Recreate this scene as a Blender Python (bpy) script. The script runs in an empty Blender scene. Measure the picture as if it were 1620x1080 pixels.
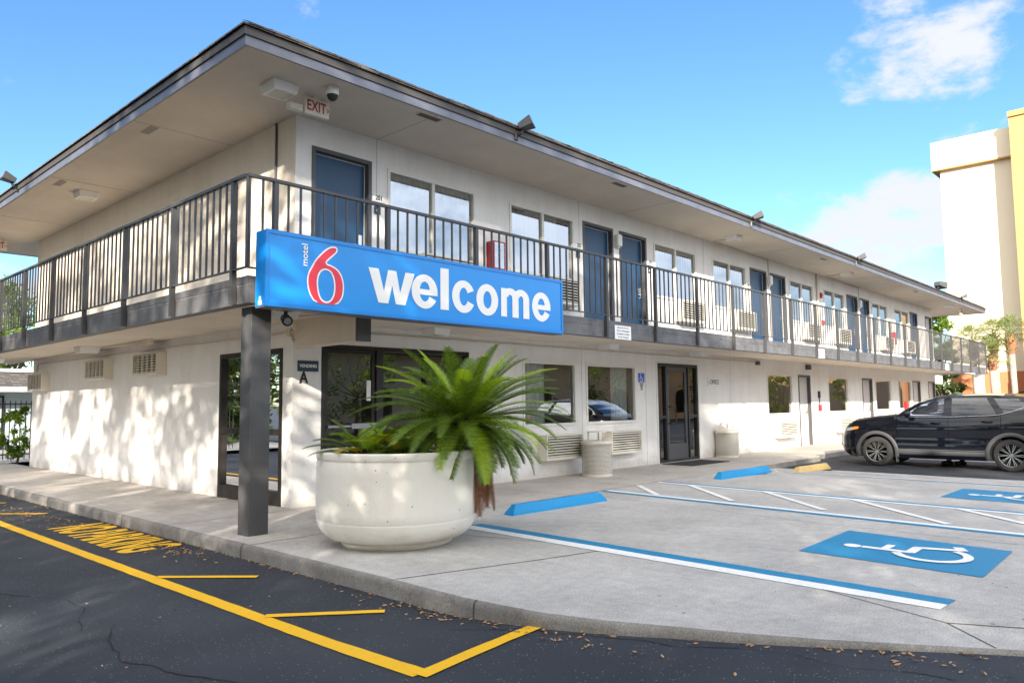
import bpy, math, random
from mathutils import Vector, Matrix
from mathutils.geometry import tessellate_polygon
PI=math.pi
R_=random.Random(7)
sc=bpy.context.scene; COL=sc.collection
# ------------------------------------------------------------------ mesh builder
class MB:
    def __init__(s): s.v=[]; s.f=[]
    def poly(s,pts):
        b=len(s.v); s.v+= [tuple(p) for p in pts]; s.f.append(tuple(range(b,b+len(pts)))); return s
    def box(s,x0,x1,y0,y1,z0,z1):
        b=len(s.v)
        s.v+=[(x,y,z) for z in(z0,z1) for y in(y0,y1) for x in(x0,x1)]
        s.f+=[tuple(b+i for i in q) for q in((0,2,3,1),(4,5,7,6),(0,1,5,4),(2,6,7,3),(0,4,6,2),(1,3,7,5))]; return s
    def bar(s,a,b,w,h=None,up=(0,0,1)):
        a=Vector(a);b=Vector(b);h=h or w;d=(b-a).normalized();u=Vector(up)
        if abs(d.dot(u))>.95:u=Vector((1,0,0)) if abs(d.x)<.9 else Vector((0,1,0))
        r=d.cross(u).normalized();u=r.cross(d);k=len(s.v)
        for p in(a,b):
            for i,j in((-1,-1),(1,-1),(1,1),(-1,1)): s.v.append(tuple(p+r*(i*w/2)+u*(j*h/2)))
        s.f+=[tuple(k+i for i in q) for q in((0,3,2,1),(4,5,6,7),(0,1,5,4),(1,2,6,5),(2,3,7,6),(3,0,4,7))]; return s
    def tube(s,pts,rads,n=8,cap=True):
        pts=[Vector(p) for p in pts]
        if not isinstance(rads,(list,tuple)):rads=[rads]*len(pts)
        k=len(s.v);pr=None
        for i,p in enumerate(pts):
            d=(pts[min(i+1,len(pts)-1)]-pts[max(i-1,0)]).normalized()
            if pr is None:
                u=Vector((0,0,1)) if abs(d.z)<.9 else Vector((1,0,0)); r=d.cross(u).normalized()
            else: r=(pr-d*pr.dot(d)).normalized()
            pr=r;q=d.cross(r)
            for j in range(n):
                a=2*PI*j/n; s.v.append(tuple(p+(r*math.cos(a)+q*math.sin(a))*rads[i]))
        for i in range(len(pts)-1):
            for j in range(n):
                a=k+i*n+j;b=k+i*n+(j+1)%n; s.f.append((a,b,b+n,a+n))
        if cap:
            s.f.append(tuple(k+j for j in range(n))[::-1]); e=k+(len(pts)-1)*n; s.f.append(tuple(e+j for j in range(n)))
        return s
    def lathe(s,prof,n=32,c=(0,0,0),axis='z'):
        k=len(s.v)
        for r,z in prof:
            for j in range(n):
                a=2*PI*j/n;x,y=r*math.cos(a),r*math.sin(a)
                if axis=='z':p=(x,y,z)
                elif axis=='x':p=(z,x,y)
                else:p=(x,z,y)
                s.v.append((p[0]+c[0],p[1]+c[1],p[2]+c[2]))
        for i in range(len(prof)-1):
            for j in range(n):
                a=k+i*n+j;b=k+i*n+(j+1)%n
                s.f.append((a,b,b+n,a+n) if axis!='y' else (a,a+n,b+n,b))
        return s
    def grid(s,rows):
        k=len(s.v);n=len(rows[0])
        for r in rows: s.v+=[tuple(p) for p in r]
        for i in range(len(rows)-1):
            for j in range(n-1):
                a=k+i*n+j; s.f.append((a,a+1,a+n+1,a+n))
        return s
    def prism(s,pts,d):   # pts: 3D planar polygon, extruded by vector d
        d=Vector(d);k=len(s.v);n=len(pts);P=[Vector(p) for p in pts]
        s.v+=[tuple(p) for p in P]+[tuple(p+d) for p in P]
        tri=tessellate_polygon([P])
        s.f+=[tuple(k+i for i in t) for t in tri]+[tuple(k+n+i for i in t[::-1]) for t in tri]
        s.f+=[(k+i,k+(i+1)%n,k+n+(i+1)%n,k+n+i) for i in range(n)]; return s
    def build(s,name,m,parent=None,smooth=False,loc=None,bev=0,auto=None,fixn=False):
        me=bpy.data.meshes.new(name); me.from_pydata(s.v,[],s.f)
        if fixn or bev:
            import bmesh
            bm=bmesh.new();bm.from_mesh(me)
            bmesh.ops.recalc_face_normals(bm,faces=bm.faces);bm.to_mesh(me);bm.free()
        if smooth: me.polygons.foreach_set('use_smooth',[True]*len(me.polygons))
        me.materials.append(m); me.update()
        o=bpy.data.objects.new(name,me); COL.objects.link(o)
        if parent: o.parent=parent
        if loc: o.location=loc
        if bev:
            b=o.modifiers.new('b','BEVEL');b.width=bev;b.segments=2;b.limit_method='ANGLE'
        return o
def tag(o,label,cat,group=None):
    o['label']=label;o['category']=cat
    if group:o['group']=group
    return o
def thing(name,label,cat,loc=(0,0,0),rz=0,group=None):
    o=bpy.data.objects.new(name,None);COL.objects.link(o);o.location=loc;o.rotation_euler=(0,0,rz);o.empty_display_size=.1
    return tag(o,label,cat,group)
def struct(o): o['kind']='structure'; return o
def dup(root,loc=None,rz=None,label=None,sc_=None):
    def rec(o,p):
        c=o.copy();COL.objects.link(c)
        if p:c.parent=p
        for ch in [x for x in list(COL.objects) if x.parent==o]: rec(ch,c)
        return c
    r=rec(root,None)
    if loc:r.location=loc
    if rz is not None:r.rotation_euler=(0,0,rz)
    if sc_:r.scale=(sc_,)*3
    if label:r['label']=label
    return r
# ------------------------------------------------------------------ materials
def newmat(n):
    m=bpy.data.materials.new(n);m.use_nodes=True;nt=m.node_tree
    return m,nt,nt.nodes['Principled BSDF']
def mat(n,c,rough=.7,metal=0,var=0,vs=3,bump=0,bs=60,spec=None,coat=0,dirt=None,c2=None):
    m,nt,p=newmat(n);p.inputs['Base Color'].default_value=(*c,1);p.inputs['Roughness'].default_value=rough;p.inputs['Metallic'].default_value=metal
    if spec is not None:p.inputs['Specular IOR Level'].default_value=spec
    if coat:p.inputs['Coat Weight'].default_value=coat;p.inputs['Coat Roughness'].default_value=.03
    tc=nt.nodes.new('ShaderNodeTexCoord')
    if var or c2:
        no=nt.nodes.new('ShaderNodeTexNoise');no.inputs['Scale'].default_value=vs;no.inputs['Detail'].default_value=8;no.inputs['Roughness'].default_value=.65
        nt.links.new(tc.outputs['Object'],no.inputs['Vector'])
        r=nt.nodes.new('ShaderNodeValToRGB');r.color_ramp.elements[0].position=.3;r.color_ramp.elements[1].position=.7
        a=c2 or tuple(x*(1-var) for x in c);b=c if c2 else tuple(min(1,x*(1+var*.5)) for x in c)
        r.color_ramp.elements[0].color=(*a,1);r.color_ramp.elements[1].color=(*b,1)
        nt.links.new(no.outputs['Fac'],r.inputs[0]);nt.links.new(r.outputs[0],p.inputs['Base Color'])
    if bump:
        nb=nt.nodes.new('ShaderNodeTexNoise');nb.inputs['Scale'].default_value=bs;nb.inputs['Detail'].default_value=5
        nt.links.new(tc.outputs['Object'],nb.inputs['Vector'])
        bb=nt.nodes.new('ShaderNodeBump');bb.inputs['Strength'].default_value=bump;bb.inputs['Distance'].default_value=.01
        nt.links.new(nb.outputs['Fac'],bb.inputs['Height']);nt.links.new(bb.outputs[0],p.inputs['Normal'])
    return m
def N(nt,t,**k):
    n=nt.nodes.new(t)
    for a,b in k.items():
        if a=='op':n.operation=b
        elif a[0]=='i' and a[1:].isdigit():n.inputs[int(a[1:])].default_value=b
        else:setattr(n,a,b)
    return n
M={}
M['wall']=mat('stucco_wall',(.70,.68,.665),.85,0,.05,1.2,.5,45)
M['wallwarm']=mat('stucco_wall_warm',(.70,.62,.52),.85,0,.05,1.2,.5,45)
def stucco(n,c,k=.10):
    m,nt,p=newmat(n);tc=N(nt,'ShaderNodeTexCoord');p.inputs['Roughness'].default_value=.88
    def noise(sc_,mp=None,det=7):
        x=N(nt,'ShaderNodeTexNoise');x.inputs['Scale'].default_value=sc_;x.inputs['Detail'].default_value=det;x.inputs['Roughness'].default_value=.65
        if mp:
            q=N(nt,'ShaderNodeMapping');q.inputs['Scale'].default_value=mp;nt.links.new(tc.outputs['Object'],q.inputs[0]);nt.links.new(q.outputs[0],x.inputs[0])
        else: nt.links.new(tc.outputs['Object'],x.inputs[0])
        return x
    def ramp(src,a,ca,b,cb):
        r=N(nt,'ShaderNodeMapRange');r.inputs[1].default_value=a;r.inputs[2].default_value=b;r.inputs[3].default_value=ca;r.inputs[4].default_value=cb;nt.links.new(src,r.inputs[0]);return r.outputs[0]
    def mul(a,b):
        q=N(nt,'ShaderNodeMath',op='MULTIPLY');nt.links.new(a,q.inputs[0]);nt.links.new(b,q.inputs[1]);return q.outputs[0]
    v=mul(ramp(noise(.9).outputs[0],.35,1-k,.6,1.02),ramp(noise(1.4,(3,3,.35)).outputs[0],.36,1-k*.8,.55,1.0))
    sp=N(nt,'ShaderNodeSeparateXYZ');nt.links.new(tc.outputs['Object'],sp.inputs[0])
    zz=N(nt,'ShaderNodeMath',op='MULTIPLY_ADD',i1=.42,i2=-.12);nt.links.new(noise(5).outputs[0],zz.inputs[0]);d=N(nt,'ShaderNodeMath',op='SUBTRACT');nt.links.new(sp.outputs[2],d.inputs[0]);nt.links.new(zz.outputs[0],d.inputs[1])
    v=mul(v,ramp(d.outputs[0],-.06,.70,.10,1.0))
    mx=N(nt,'ShaderNodeMix',data_type='RGBA');mx.inputs[6].default_value=(*[c[0]*.55,c[1]*.48,c[2]*.40],1);mx.inputs[7].default_value=(*c,1)
    v2=ramp(v,.3,0,1.0,1.0);nt.links.new(v2,mx.inputs[0]);nt.links.new(mx.outputs[2],p.inputs[0])
    nb=noise(38,None,6);n2=noise(9,None,4);ad=N(nt,'ShaderNodeMath',op='ADD');nt.links.new(nb.outputs[0],ad.inputs[0]);nt.links.new(n2.outputs[0],ad.inputs[1])
    bb=N(nt,'ShaderNodeBump');bb.inputs[0].default_value=.55;bb.inputs[1].default_value=.012;nt.links.new(ad.outputs[0],bb.inputs['Height']);nt.links.new(bb.outputs[0],p.inputs['Normal']);return m
M['wall']=stucco('stucco_wall',(.86,.845,.83));M['wallwarm']=stucco('stucco_wall_warm',(.76,.68,.58))
M['soffit']=mat('soffit_paint',(.68,.60,.50),.85,0,.10,1.3,.5,26)
M['grey']=mat('charcoal_metal_paint',(.075,.075,.08),.45,0,.15,6,.1,80)
M['greybeam']=mat('charcoal_beam_paint',(.10,.10,.105),.6,0,.3,5,.3,30)
M['slab']=mat('worn_slab_paint',(.17,.175,.19),.75,0,.35,6,.6,20,c2=(.085,.085,.09))
M['rail']=mat('rail_paint',(.055,.055,.058),.5)
M['fascia']=mat('fascia_metal',(.15,.158,.195),.42,.25,.25,2.5)
M['fasciatop']=mat('fascia_drip_edge',(.065,.058,.056),.6)
M['cream']=mat('cream_enamel',(.74,.70,.60),.5,0,.05,4)
M['dark']=mat('dark_void',(.015,.015,.015),.9)
M['blackmetal']=mat('black_metal',(.02,.02,.022),.45)
M['frame']=mat('bronze_frame',(.035,.03,.028),.35,.4)
M['whiteframe']=mat('white_window_frame',(.78,.77,.72),.5)
M['bluedoor']=mat('blue_door_paint',(.004,.052,.135),.38,0,.12,2)
M['whitedoor']=mat('pale_door_paint',(.62,.58,.58),.5)
M['signblue']=mat('sign_blue',(.0,.26,.76),.22,0,.04,2)
M['signblue2']=mat('sign_blue_frame',(.0,.22,.68),.3)
M['white']=mat('sign_white',(.86,.86,.86),.4)
M['plate']=mat('plate_white',(.84,.84,.82),.5)
M['red']=mat('sign_red',(.78,.03,.06),.35)
M['redpaint']=mat('red_enamel',(.42,.012,.025),.35)
M['navy']=mat('navy_plate',(.012,.035,.075),.4)
M['black']=mat('black_letter',(.01,.01,.01),.5)
M['chrome']=mat('steel',(.6,.6,.62),.25,1)
M['isoblue']=mat('sign_royal_blue',(.0,.07,.50),.4)
M['interior']=mat('interior_paint',(.30,.26,.22),.9)
M['floorin']=mat('interior_floor',(.10,.08,.07),.5)
M['woodpanel']=mat('varnished_wood',(.70,.42,.10),.4,0,.1,3)
M['potcream']=stucco('pot_cream_paint',(.80,.78,.72),.07)
def potspecks(m):
    nt=m.node_tree;p=nt.nodes['Principled BSDF'];src=p.inputs[0].links[0].from_socket;tc=N(nt,'ShaderNodeTexCoord');v=N(nt,'ShaderNodeTexVoronoi');v.inputs['Scale'].default_value=17;nt.links.new(tc.outputs['Object'],v.inputs[0])
    a=N(nt,'ShaderNodeMath',op='LESS_THAN',i1=.11);nt.links.new(v.outputs['Distance'],a.inputs[0]);c=N(nt,'ShaderNodeSeparateColor');nt.links.new(v.outputs['Color'],c.inputs[0]);b=N(nt,'ShaderNodeMath',op='GREATER_THAN',i1=.82);nt.links.new(c.outputs[0],b.inputs[0])
    q=N(nt,'ShaderNodeMath',op='MULTIPLY');nt.links.new(a.outputs[0],q.inputs[0]);nt.links.new(b.outputs[0],q.inputs[1]);mx=N(nt,'ShaderNodeMix',data_type='RGBA');nt.links.new(q.outputs[0],mx.inputs[0]);nt.links.new(src,mx.inputs[6]);mx.inputs[7].default_value=(.25,.20,.15,1);nt.links.new(mx.outputs[2],p.inputs[0])
    for n in nt.nodes:
        if n.type=='BUMP':n.inputs[0].default_value=.22
potspecks(M['potcream'])
M['soil']=mat('soil',(.03,.022,.015),.95,0,.4,20,1,40)
M['trunkdark']=mat('palm_trunk_bark',(.05,.032,.022),.95,0,.4,20,1,60)
M['bark']=mat('tree_bark',(.14,.11,.085),.9,0,.3,8,.8,30)
M['litter']=mat('dry_leaf',(.30,.13,.05),.8,0,.6,60,c2=(.45,.30,.14))
M['tyre']=mat('tyre_rubber',(.022,.022,.023),.8,0,0,1,.2,40)
M['carblack']=mat('black_car_paint',(.003,.004,.007),.25,0,coat=.85,spec=.0)
M['cladding']=mat('grey_cladding',(.045,.047,.052),.6,0,0,1,.05,80)
M['rim']=mat('alloy',(.42,.43,.45),.22,1)
M['amber']=mat('amber_lens',(.9,.16,.01),.25)
M['redlens']=mat('red_lens',(.4,.01,.01),.15)
M['lens']=mat('clear_lens',(.45,.47,.5),.12,.6)
M['shoe']=mat('black_leather',(.01,.01,.01),.4)
M['mat']=mat('door_mat_rubber',(.03,.03,.032),.95,0,.3,30,.5,80)
def curtain():
    m,nt,p=newmat('curtain_fabric');p.inputs['Base Color'].default_value=(.85,.86,.84,1);p.inputs['Roughness'].default_value=.9
    return m
M['curtain']=curtain()
M['blind']=mat('brown_blind',(.36,.26,.19),.8)
def glass(n,tint,refl,rough=.0):
    m=bpy.data.materials.new(n);m.use_nodes=True;nt=m.node_tree;nt.nodes.clear()
    o=N(nt,'ShaderNodeOutputMaterial');mx=N(nt,'ShaderNodeMixShader');t=N(nt,'ShaderNodeBsdfTransparent');g=N(nt,'ShaderNodeBsdfGlossy')
    t.inputs[0].default_value=(*tint,1);g.inputs['Roughness'].default_value=rough;g.inputs[0].default_value=(.95,.97,1,1)
    fr=N(nt,'ShaderNodeFresnel');fr.inputs[0].default_value=refl
    nt.links.new(fr.outputs[0],mx.inputs[0]);nt.links.new(t.outputs[0],mx.inputs[1]);nt.links.new(g.outputs[0],mx.inputs[2]);nt.links.new(mx.outputs[0],o.inputs[0])
    return m
M['glass']=glass('window_glass',(.97,.98,.98),4.3)
M['glassblind']=glass('blind_window_glass',(.9,.9,.88),2.1)
M['glassmid']=glass('lobby_glass',(.85,.88,.86),2.6)
M['glassside']=glass('side_glass',(.85,.87,.85),1.65)
M['glassdark']=glass('tinted_storefront_glass',(.42,.42,.40),2.6)
M['carglass']=glass('tinted_car_glass',(.10,.13,.16),1.75)
def roofmat():
    m,nt,p=newmat('asphalt_shingle');p.inputs['Roughness'].default_value=.95
    tc=N(nt,'ShaderNodeTexCoord');b=N(nt,'ShaderNodeTexBrick');b.inputs['Scale'].default_value=1
    b.inputs['Brick Width'].default_value=.28;b.inputs['Row Height'].default_value=.13;b.inputs['Mortar Size'].default_value=.006
    b.inputs['Color1'].default_value=(.13,.115,.105,1);b.inputs['Color2'].default_value=(.22,.20,.185,1);b.inputs['Mortar'].default_value=(.03,.03,.03,1);b.inputs['Bias'].default_value=-.2
    mp=N(nt,'ShaderNodeMapping');nt.links.new(tc.outputs['UV'],mp.inputs[0]);nt.links.new(tc.outputs['Object'],mp.inputs[0]);nt.links.new(mp.outputs[0],b.inputs[0])
    no=N(nt,'ShaderNodeTexNoise');no.inputs['Scale'].default_value=14;nt.links.new(tc.outputs['Object'],no.inputs[0])
    mx=N(nt,'ShaderNodeMix',data_type='RGBA',blend_type='MULTIPLY');mx.inputs[0].default_value=.7
    nt.links.new(b.outputs[0],mx.inputs[6]);nt.links.new(no.outputs[0],mx.inputs[7]);nt.links.new(mx.outputs[2],p.inputs[0])
    bp=N(nt,'ShaderNodeBump');bp.inputs[0].default_value=1;bp.inputs[1].default_value=.02;nt.links.new(b.outputs['Fac'],bp.inputs['Height']);bp.invert=True;nt.links.new(bp.outputs[0],p.inputs['Normal'])
    return m
M['shingle']=roofmat()
def asphalt():
    m,nt,p=newmat('sealed_asphalt');tc=N(nt,'ShaderNodeTexCoord')
    n1=N(nt,'ShaderNodeTexNoise');n1.inputs['Scale'].default_value=.9;n1.inputs['Detail'].default_value=6
    n2=N(nt,'ShaderNodeTexVoronoi');n2.inputs['Scale'].default_value=62
    n3=N(nt,'ShaderNodeTexNoise');n3.inputs['Scale'].default_value=180;n3.inputs['Detail'].default_value=3
    n4=N(nt,'ShaderNodeTexNoise');n4.inputs['Scale'].default_value=3.2;n4.inputs['Detail'].default_value=8
    for n in(n1,n2,n3,n4):nt.links.new(tc.outputs['Object'],n.inputs[0])
    r=N(nt,'ShaderNodeValToRGB');e=r.color_ramp.elements;e[0].position=.32;e[0].color=(.017,.021,.029,1);e[1].position=.72;e[1].color=(.038,.044,.055,1);nt.links.new(n1.outputs[0],r.inputs[0])
    # pale grit specks: voronoi distance small AND noise high
    a=N(nt,'ShaderNodeMath',op='LESS_THAN',i1=.26);nt.links.new(n2.outputs['Distance'],a.inputs[0])
    s=N(nt,'ShaderNodeSeparateColor');nt.links.new(n2.outputs['Color'],s.inputs[0])
    th=N(nt,'ShaderNodeMath',op='MULTIPLY_ADD',i1=-.62,i2=1.19);nt.links.new(n4.outputs[0],th.inputs[0])
    b=N(nt,'ShaderNodeMath',op='GREATER_THAN');nt.links.new(s.outputs[0],b.inputs[0]);nt.links.new(th.outputs[0],b.inputs[1])
    c=N(nt,'ShaderNodeMath',op='MULTIPLY');nt.links.new(a.outputs[0],c.inputs[0]);nt.links.new(b.outputs[0],c.inputs[1])
    mx=N(nt,'ShaderNodeMix',data_type='RGBA');nt.links.new(c.outputs[0],mx.inputs[0]);nt.links.new(r.outputs[0],mx.inputs[6]);mx.inputs[7].default_value=(.20,.19,.18,1)
    nt.links.new(mx.outputs[2],p.inputs[0]);p.inputs['Roughness'].default_value=.75
    bp=N(nt,'ShaderNodeBump');bp.inputs[0].default_value=.7;bp.inputs[1].default_value=.006;nt.links.new(n3.outputs[0],bp.inputs['Height']);nt.links.new(bp.outputs[0],p.inputs['Normal'])
    return m
M['asphalt']=asphalt()
def concrete(n,c,k=.16):
    m,nt,p=newmat(n);tc=N(nt,'ShaderNodeTexCoord')
    n1=N(nt,'ShaderNodeTexNoise');n1.inputs['Scale'].default_value=1.1;n1.inputs['Detail'].default_value=9;n1.inputs['Roughness'].default_value=.65
    n2=N(nt,'ShaderNodeTexNoise');n2.inputs['Scale'].default_value=90;n2.inputs['Detail'].default_value=4
    n3=N(nt,'ShaderNodeTexVoronoi');n3.inputs['Scale'].default_value=9
    n4=N(nt,'ShaderNodeTexNoise');n4.inputs['Scale'].default_value=9;n4.inputs['Detail'].default_value=10;n4.inputs['Roughness'].default_value=.75
    for x in(n1,n2,n3,n4):nt.links.new(tc.outputs['Object'],x.inputs[0])
    r=N(nt,'ShaderNodeValToRGB');e=r.color_ramp.elements;e[0].position=.3;e[0].color=(*[x*(1-k*1.4) for x in c],1);e[1].position=.7;e[1].color=(*[x*(1+k*.6) for x in c],1);nt.links.new(n1.outputs[0],r.inputs[0])
    r2=N(nt,'ShaderNodeValToRGB');e=r2.color_ramp.elements;e[0].position=.3;e[0].color=(.78,.78,.78,1);e[1].position=.66;e[1].color=(1.12,1.12,1.12,1);nt.links.new(n4.outputs[0],r2.inputs[0])
    mx=N(nt,'ShaderNodeMix',data_type='RGBA',blend_type='MULTIPLY');mx.inputs[0].default_value=1;nt.links.new(r.outputs[0],mx.inputs[6]);nt.links.new(r2.outputs[0],mx.inputs[7])
    r4=N(nt,'ShaderNodeValToRGB');e=r4.color_ramp.elements;e[0].position=.35;e[0].color=(.72,.72,.72,1);e[1].position=.6;e[1].color=(1.05,1.05,1.05,1);nt.links.new(n2.outputs[0],r4.inputs[0])
    mx1=N(nt,'ShaderNodeMix',data_type='RGBA',blend_type='MULTIPLY');mx1.inputs[0].default_value=1;nt.links.new(mx.outputs[2],mx1.inputs[6]);nt.links.new(r4.outputs[0],mx1.inputs[7])
    # few dark stains/pits
    s=N(nt,'ShaderNodeSeparateColor');nt.links.new(n3.outputs['Color'],s.inputs[0])
    a=N(nt,'ShaderNodeMath',op='LESS_THAN',i1=.1);nt.links.new(n3.outputs['Distance'],a.inputs[0]);b=N(nt,'ShaderNodeMath',op='GREATER_THAN',i1=.93);nt.links.new(s.outputs[1],b.inputs[0])
    c_=N(nt,'ShaderNodeMath',op='MULTIPLY');nt.links.new(a.outputs[0],c_.inputs[0]);nt.links.new(b.outputs[0],c_.inputs[1])
    mx2=N(nt,'ShaderNodeMix',data_type='RGBA');nt.links.new(c_.outputs[0],mx2.inputs[0]);nt.links.new(mx1.outputs[2],mx2.inputs[6]);mx2.inputs[7].default_value=(.09,.085,.08,1)
    nt.links.new(mx2.outputs[2],p.inputs[0]);p.inputs['Roughness'].default_value=.85
    bp=N(nt,'ShaderNodeBump');bp.inputs[0].default_value=.45;bp.inputs[1].default_value=.006;nt.links.new(n2.outputs[0],bp.inputs['Height']);nt.links.new(bp.outputs[0],p.inputs['Normal'])
    return m
M['concrete']=concrete('parking_concrete',(.52,.50,.475))
M['sidewalk']=concrete('sidewalk_concrete',(.54,.50,.455))
M['kerb']=concrete('kerb_concrete',(.29,.272,.25),.35)
def paint(n,c,wear=.5):
    m,nt,p=newmat(n);tc=N(nt,'ShaderNodeTexCoord');n1=N(nt,'ShaderNodeTexNoise');n1.inputs['Scale'].default_value=28;n1.inputs['Detail'].default_value=8;n1.inputs['Roughness'].default_value=.8
    nt.links.new(tc.outputs['Object'],n1.inputs[0]);r=N(nt,'ShaderNodeValToRGB');e=r.color_ramp.elements
    e[0].position=.34;e[0].color=(*[x*.5+.12 for x in c],1);e[1].position=.36+.16*wear;e[1].color=(*c,1);nt.links.new(n1.outputs[0],r.inputs[0]);nt.links.new(r.outputs[0],p.inputs[0])
    p.inputs['Roughness'].default_value=.6;n2=N(nt,'ShaderNodeTexNoise');n2.inputs['Scale'].default_value=120;nt.links.new(tc.outputs['Object'],n2.inputs[0])
    bp=N(nt,'ShaderNodeBump');bp.inputs[0].default_value=.3;bp.inputs[1].default_value=.005;nt.links.new(n2.outputs[0],bp.inputs['Height']);nt.links.new(bp.outputs[0],p.inputs['Normal']);return m
M['pyellow']=paint('yellow_road_paint',(.86,.48,.005),.4)
M['pblue']=paint('blue_road_paint',(.0,.215,.43),.7)
M['pwhite']=paint('white_road_paint',(.85,.85,.84),.6)
M['stopblue']=paint('wheel_stop_blue',(.0,.27,.60),.6)
M['stopyellow']=paint('wheel_stop_yellow',(.72,.50,.18),1.0)
def leafmat(n,c1,c2,tr=.35,rough=.5):
    m,nt,p=newmat(n);g=N(nt,'ShaderNodeNewGeometry');r=N(nt,'ShaderNodeValToRGB');r.color_ramp.elements[0].color=(*c1,1);r.color_ramp.elements[1].color=(*c2,1)
    nt.links.new(g.outputs['Random Per Island'],r.inputs[0]);nt.links.new(r.outputs[0],p.inputs[0]);p.inputs['Roughness'].default_value=rough
    t=N(nt,'ShaderNodeBsdfTranslucent');mx=N(nt,'ShaderNodeMixShader');mx.inputs[0].default_value=tr
    h=N(nt,'ShaderNodeMix',data_type='RGBA',blend_type='MULTIPLY');h.inputs[0].default_value=1;h.inputs[7].default_value=(1.6,1.5,.5,1);nt.links.new(r.outputs[0],h.inputs[6]);nt.links.new(h.outputs[2],t.inputs[0])
    o=nt.nodes['Material Output'];nt.links.new(p.outputs[0],mx.inputs[1]);nt.links.new(t.outputs[0],mx.inputs[2]);nt.links.new(mx.outputs[0],o.inputs[0]);return m
M['frond']=leafmat('cycad_leaf',(.05,.105,.018),(.17,.255,.03),.3,.38)
M['frondyoung']=leafmat('cycad_leaf_young',(.20,.34,.02),(.38,.50,.03),.35,.38)
M['fronddead']=leafmat('cycad_leaf_dead',(.12,.045,.02),(.24,.10,.045),.2,.7)
M['frondyellow']=leafmat('cycad_leaf_yellowing',(.30,.26,.03),(.50,.38,.03),.3,.6)
M['leaf']=leafmat('oak_leaf',(.025,.05,.012),(.09,.13,.03),.3)
M['leafbright']=leafmat('hedge_leaf',(.06,.12,.01),(.20,.30,.02),.4)
M['palmleaf']=leafmat('sabal_leaf',(.08,.12,.035),(.22,.27,.09),.3)
M['palmbark']=mat('sabal_bark',(.40,.33,.27),.9,0,.3,12,.8,30)
M['boots']=mat('palm_boots',(.30,.14,.07),.9,0,.4,20,1,30)
# ------------------------------------------------------------------ text
def text(name,body,size,o,ux,uy,m,parent,bold=.0,depth=.002,align='CENTER',sx=1.0,space=1.0):
    """flat extruded lettering; origin o, ux reading direction, uy up direction"""
    cu=bpy.data.curves.new(name,'FONT');cu.body=body;cu.size=size;cu.align_x=align;cu.align_y='CENTER';cu.extrude=depth;cu.offset=bold*size;cu.space_character=space;cu.resolution_u=4
    t=bpy.data.objects.new(name,cu);COL.objects.link(t)
    dg=bpy.context.evaluated_depsgraph_get();dg.update();me=bpy.data.meshes.new_from_object(t.evaluated_get(dg))
    bpy.data.objects.remove(t);bpy.data.curves.remove(cu)
    ux=Vector(ux);uy=Vector(uy);uz=ux.cross(uy);o=Vector(o)
    for v in me.vertices: c=v.co;v.co=o+ux*(c.x*sx)+uy*c.y+uz*c.z
    me.materials.clear();me.materials.append(m);me.name=name
    ob=bpy.data.objects.new(name,me);COL.objects.link(ob)
    if parent:ob.parent=parent
    return ob
# ------------------------------------------------------------------ camera
cam=bpy.data.cameras.new('camera');co=bpy.data.objects.new('camera',cam);COL.objects.link(co);sc.camera=co
cam.sensor_width=36;cam.lens=26.5056;cam.clip_end=3000;cam.clip_start=.05
Rr=Vector((0.67968349,-0.73342719,-0.01071921));Ru=Vector((-0.05283049,-0.06352447,0.99658095));Rf=Vector((0.7316005,0.67679332,0.08192385))
mw=Matrix(((Rr.x,Ru.x,-Rf.x,-5.1393206),(Rr.y,Ru.y,-Rf.y,-8.5569434),(Rr.z,Ru.z,-Rf.z,1.28),(0,0,0,1)));co.matrix_world=mw
CAMP=Vector((-5.1393206,-8.5569434,1.28))
# ------------------------------------------------------------------ dims
ZF=5.07;ZS=2.285;ZFL=2.55;ZSO=2.36;B=1.75;BL=1.555;RX=-1.423;RY=-1.36;LEN=30.43;DEP=10.92
ZRT=3.546;ZRB=2.62
# ------------------------------------------------------------------ ground
def asph_z(x,y):
    # drive rises to meet the pad in front
    t=max(0,min(1,(x+3.2)/1.7));t=t*t*(3-2*t)
    r=0
    for (a,ra),(b,rb) in (((-4.6,0),(-5.5,.045)),((-5.5,.045),(-6.25,.072)),((-6.25,.072),(-7.0,.096)),((-7.0,.096),(-7.6,.108))):
        if y<b:r=rb
        elif y<a:r=ra+(rb-ra)*(a-y)/(a-b)
    q=max(0,min(1,(x-2.5)/2.5));return -.13+r*t*(1-q*q*(3-2*q))
xs=[-3000,-400,-60,-20,-8,-5,-3.5]+[-3+i*.25 for i in range(16)]+[1.5,2.5,4,6,8,10,14,30,80,400,3000]
ys=[-3000,-400,-60,-25,-14,-11]+[-10+i*.25 for i in range(26)]+[-3,-1,2,6,10,20,60,400,3000]
g=MB().grid([[(x,y,asph_z(x,y)) for x in xs] for y in ys])
struct(g.build('asphalt_ground',M['asphalt'],smooth=True))
# pad + sidewalk outline
edge=[(-1.585,14.0),(-1.585,2.5),(-1.585,0),(-1.585,-2),(-1.585,-3.4),(-1.60,-4.2),(-1.62,-4.8),(-1.56,-5.45),(-1.44,-5.85),(-1.27,-6.25),(-1.13,-6.6),(-.97,-6.95),(-.80,-7.25),(-.62,-7.55),(-.45,-7.85),(-.1,-8.3),(.5,-8.75),(1.5,-9.2),(3,-9.5),(9.4,-9.8)]
def pad_z(x,y):
    if y>-1.93: return 0
    t=max(0,min(1,(x-7.2)/2.6));u=max(0,min(1,(-1.93-y)/.5));return -.085*t*t*(3-2*t)*(u if x<9 else 1)
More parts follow.
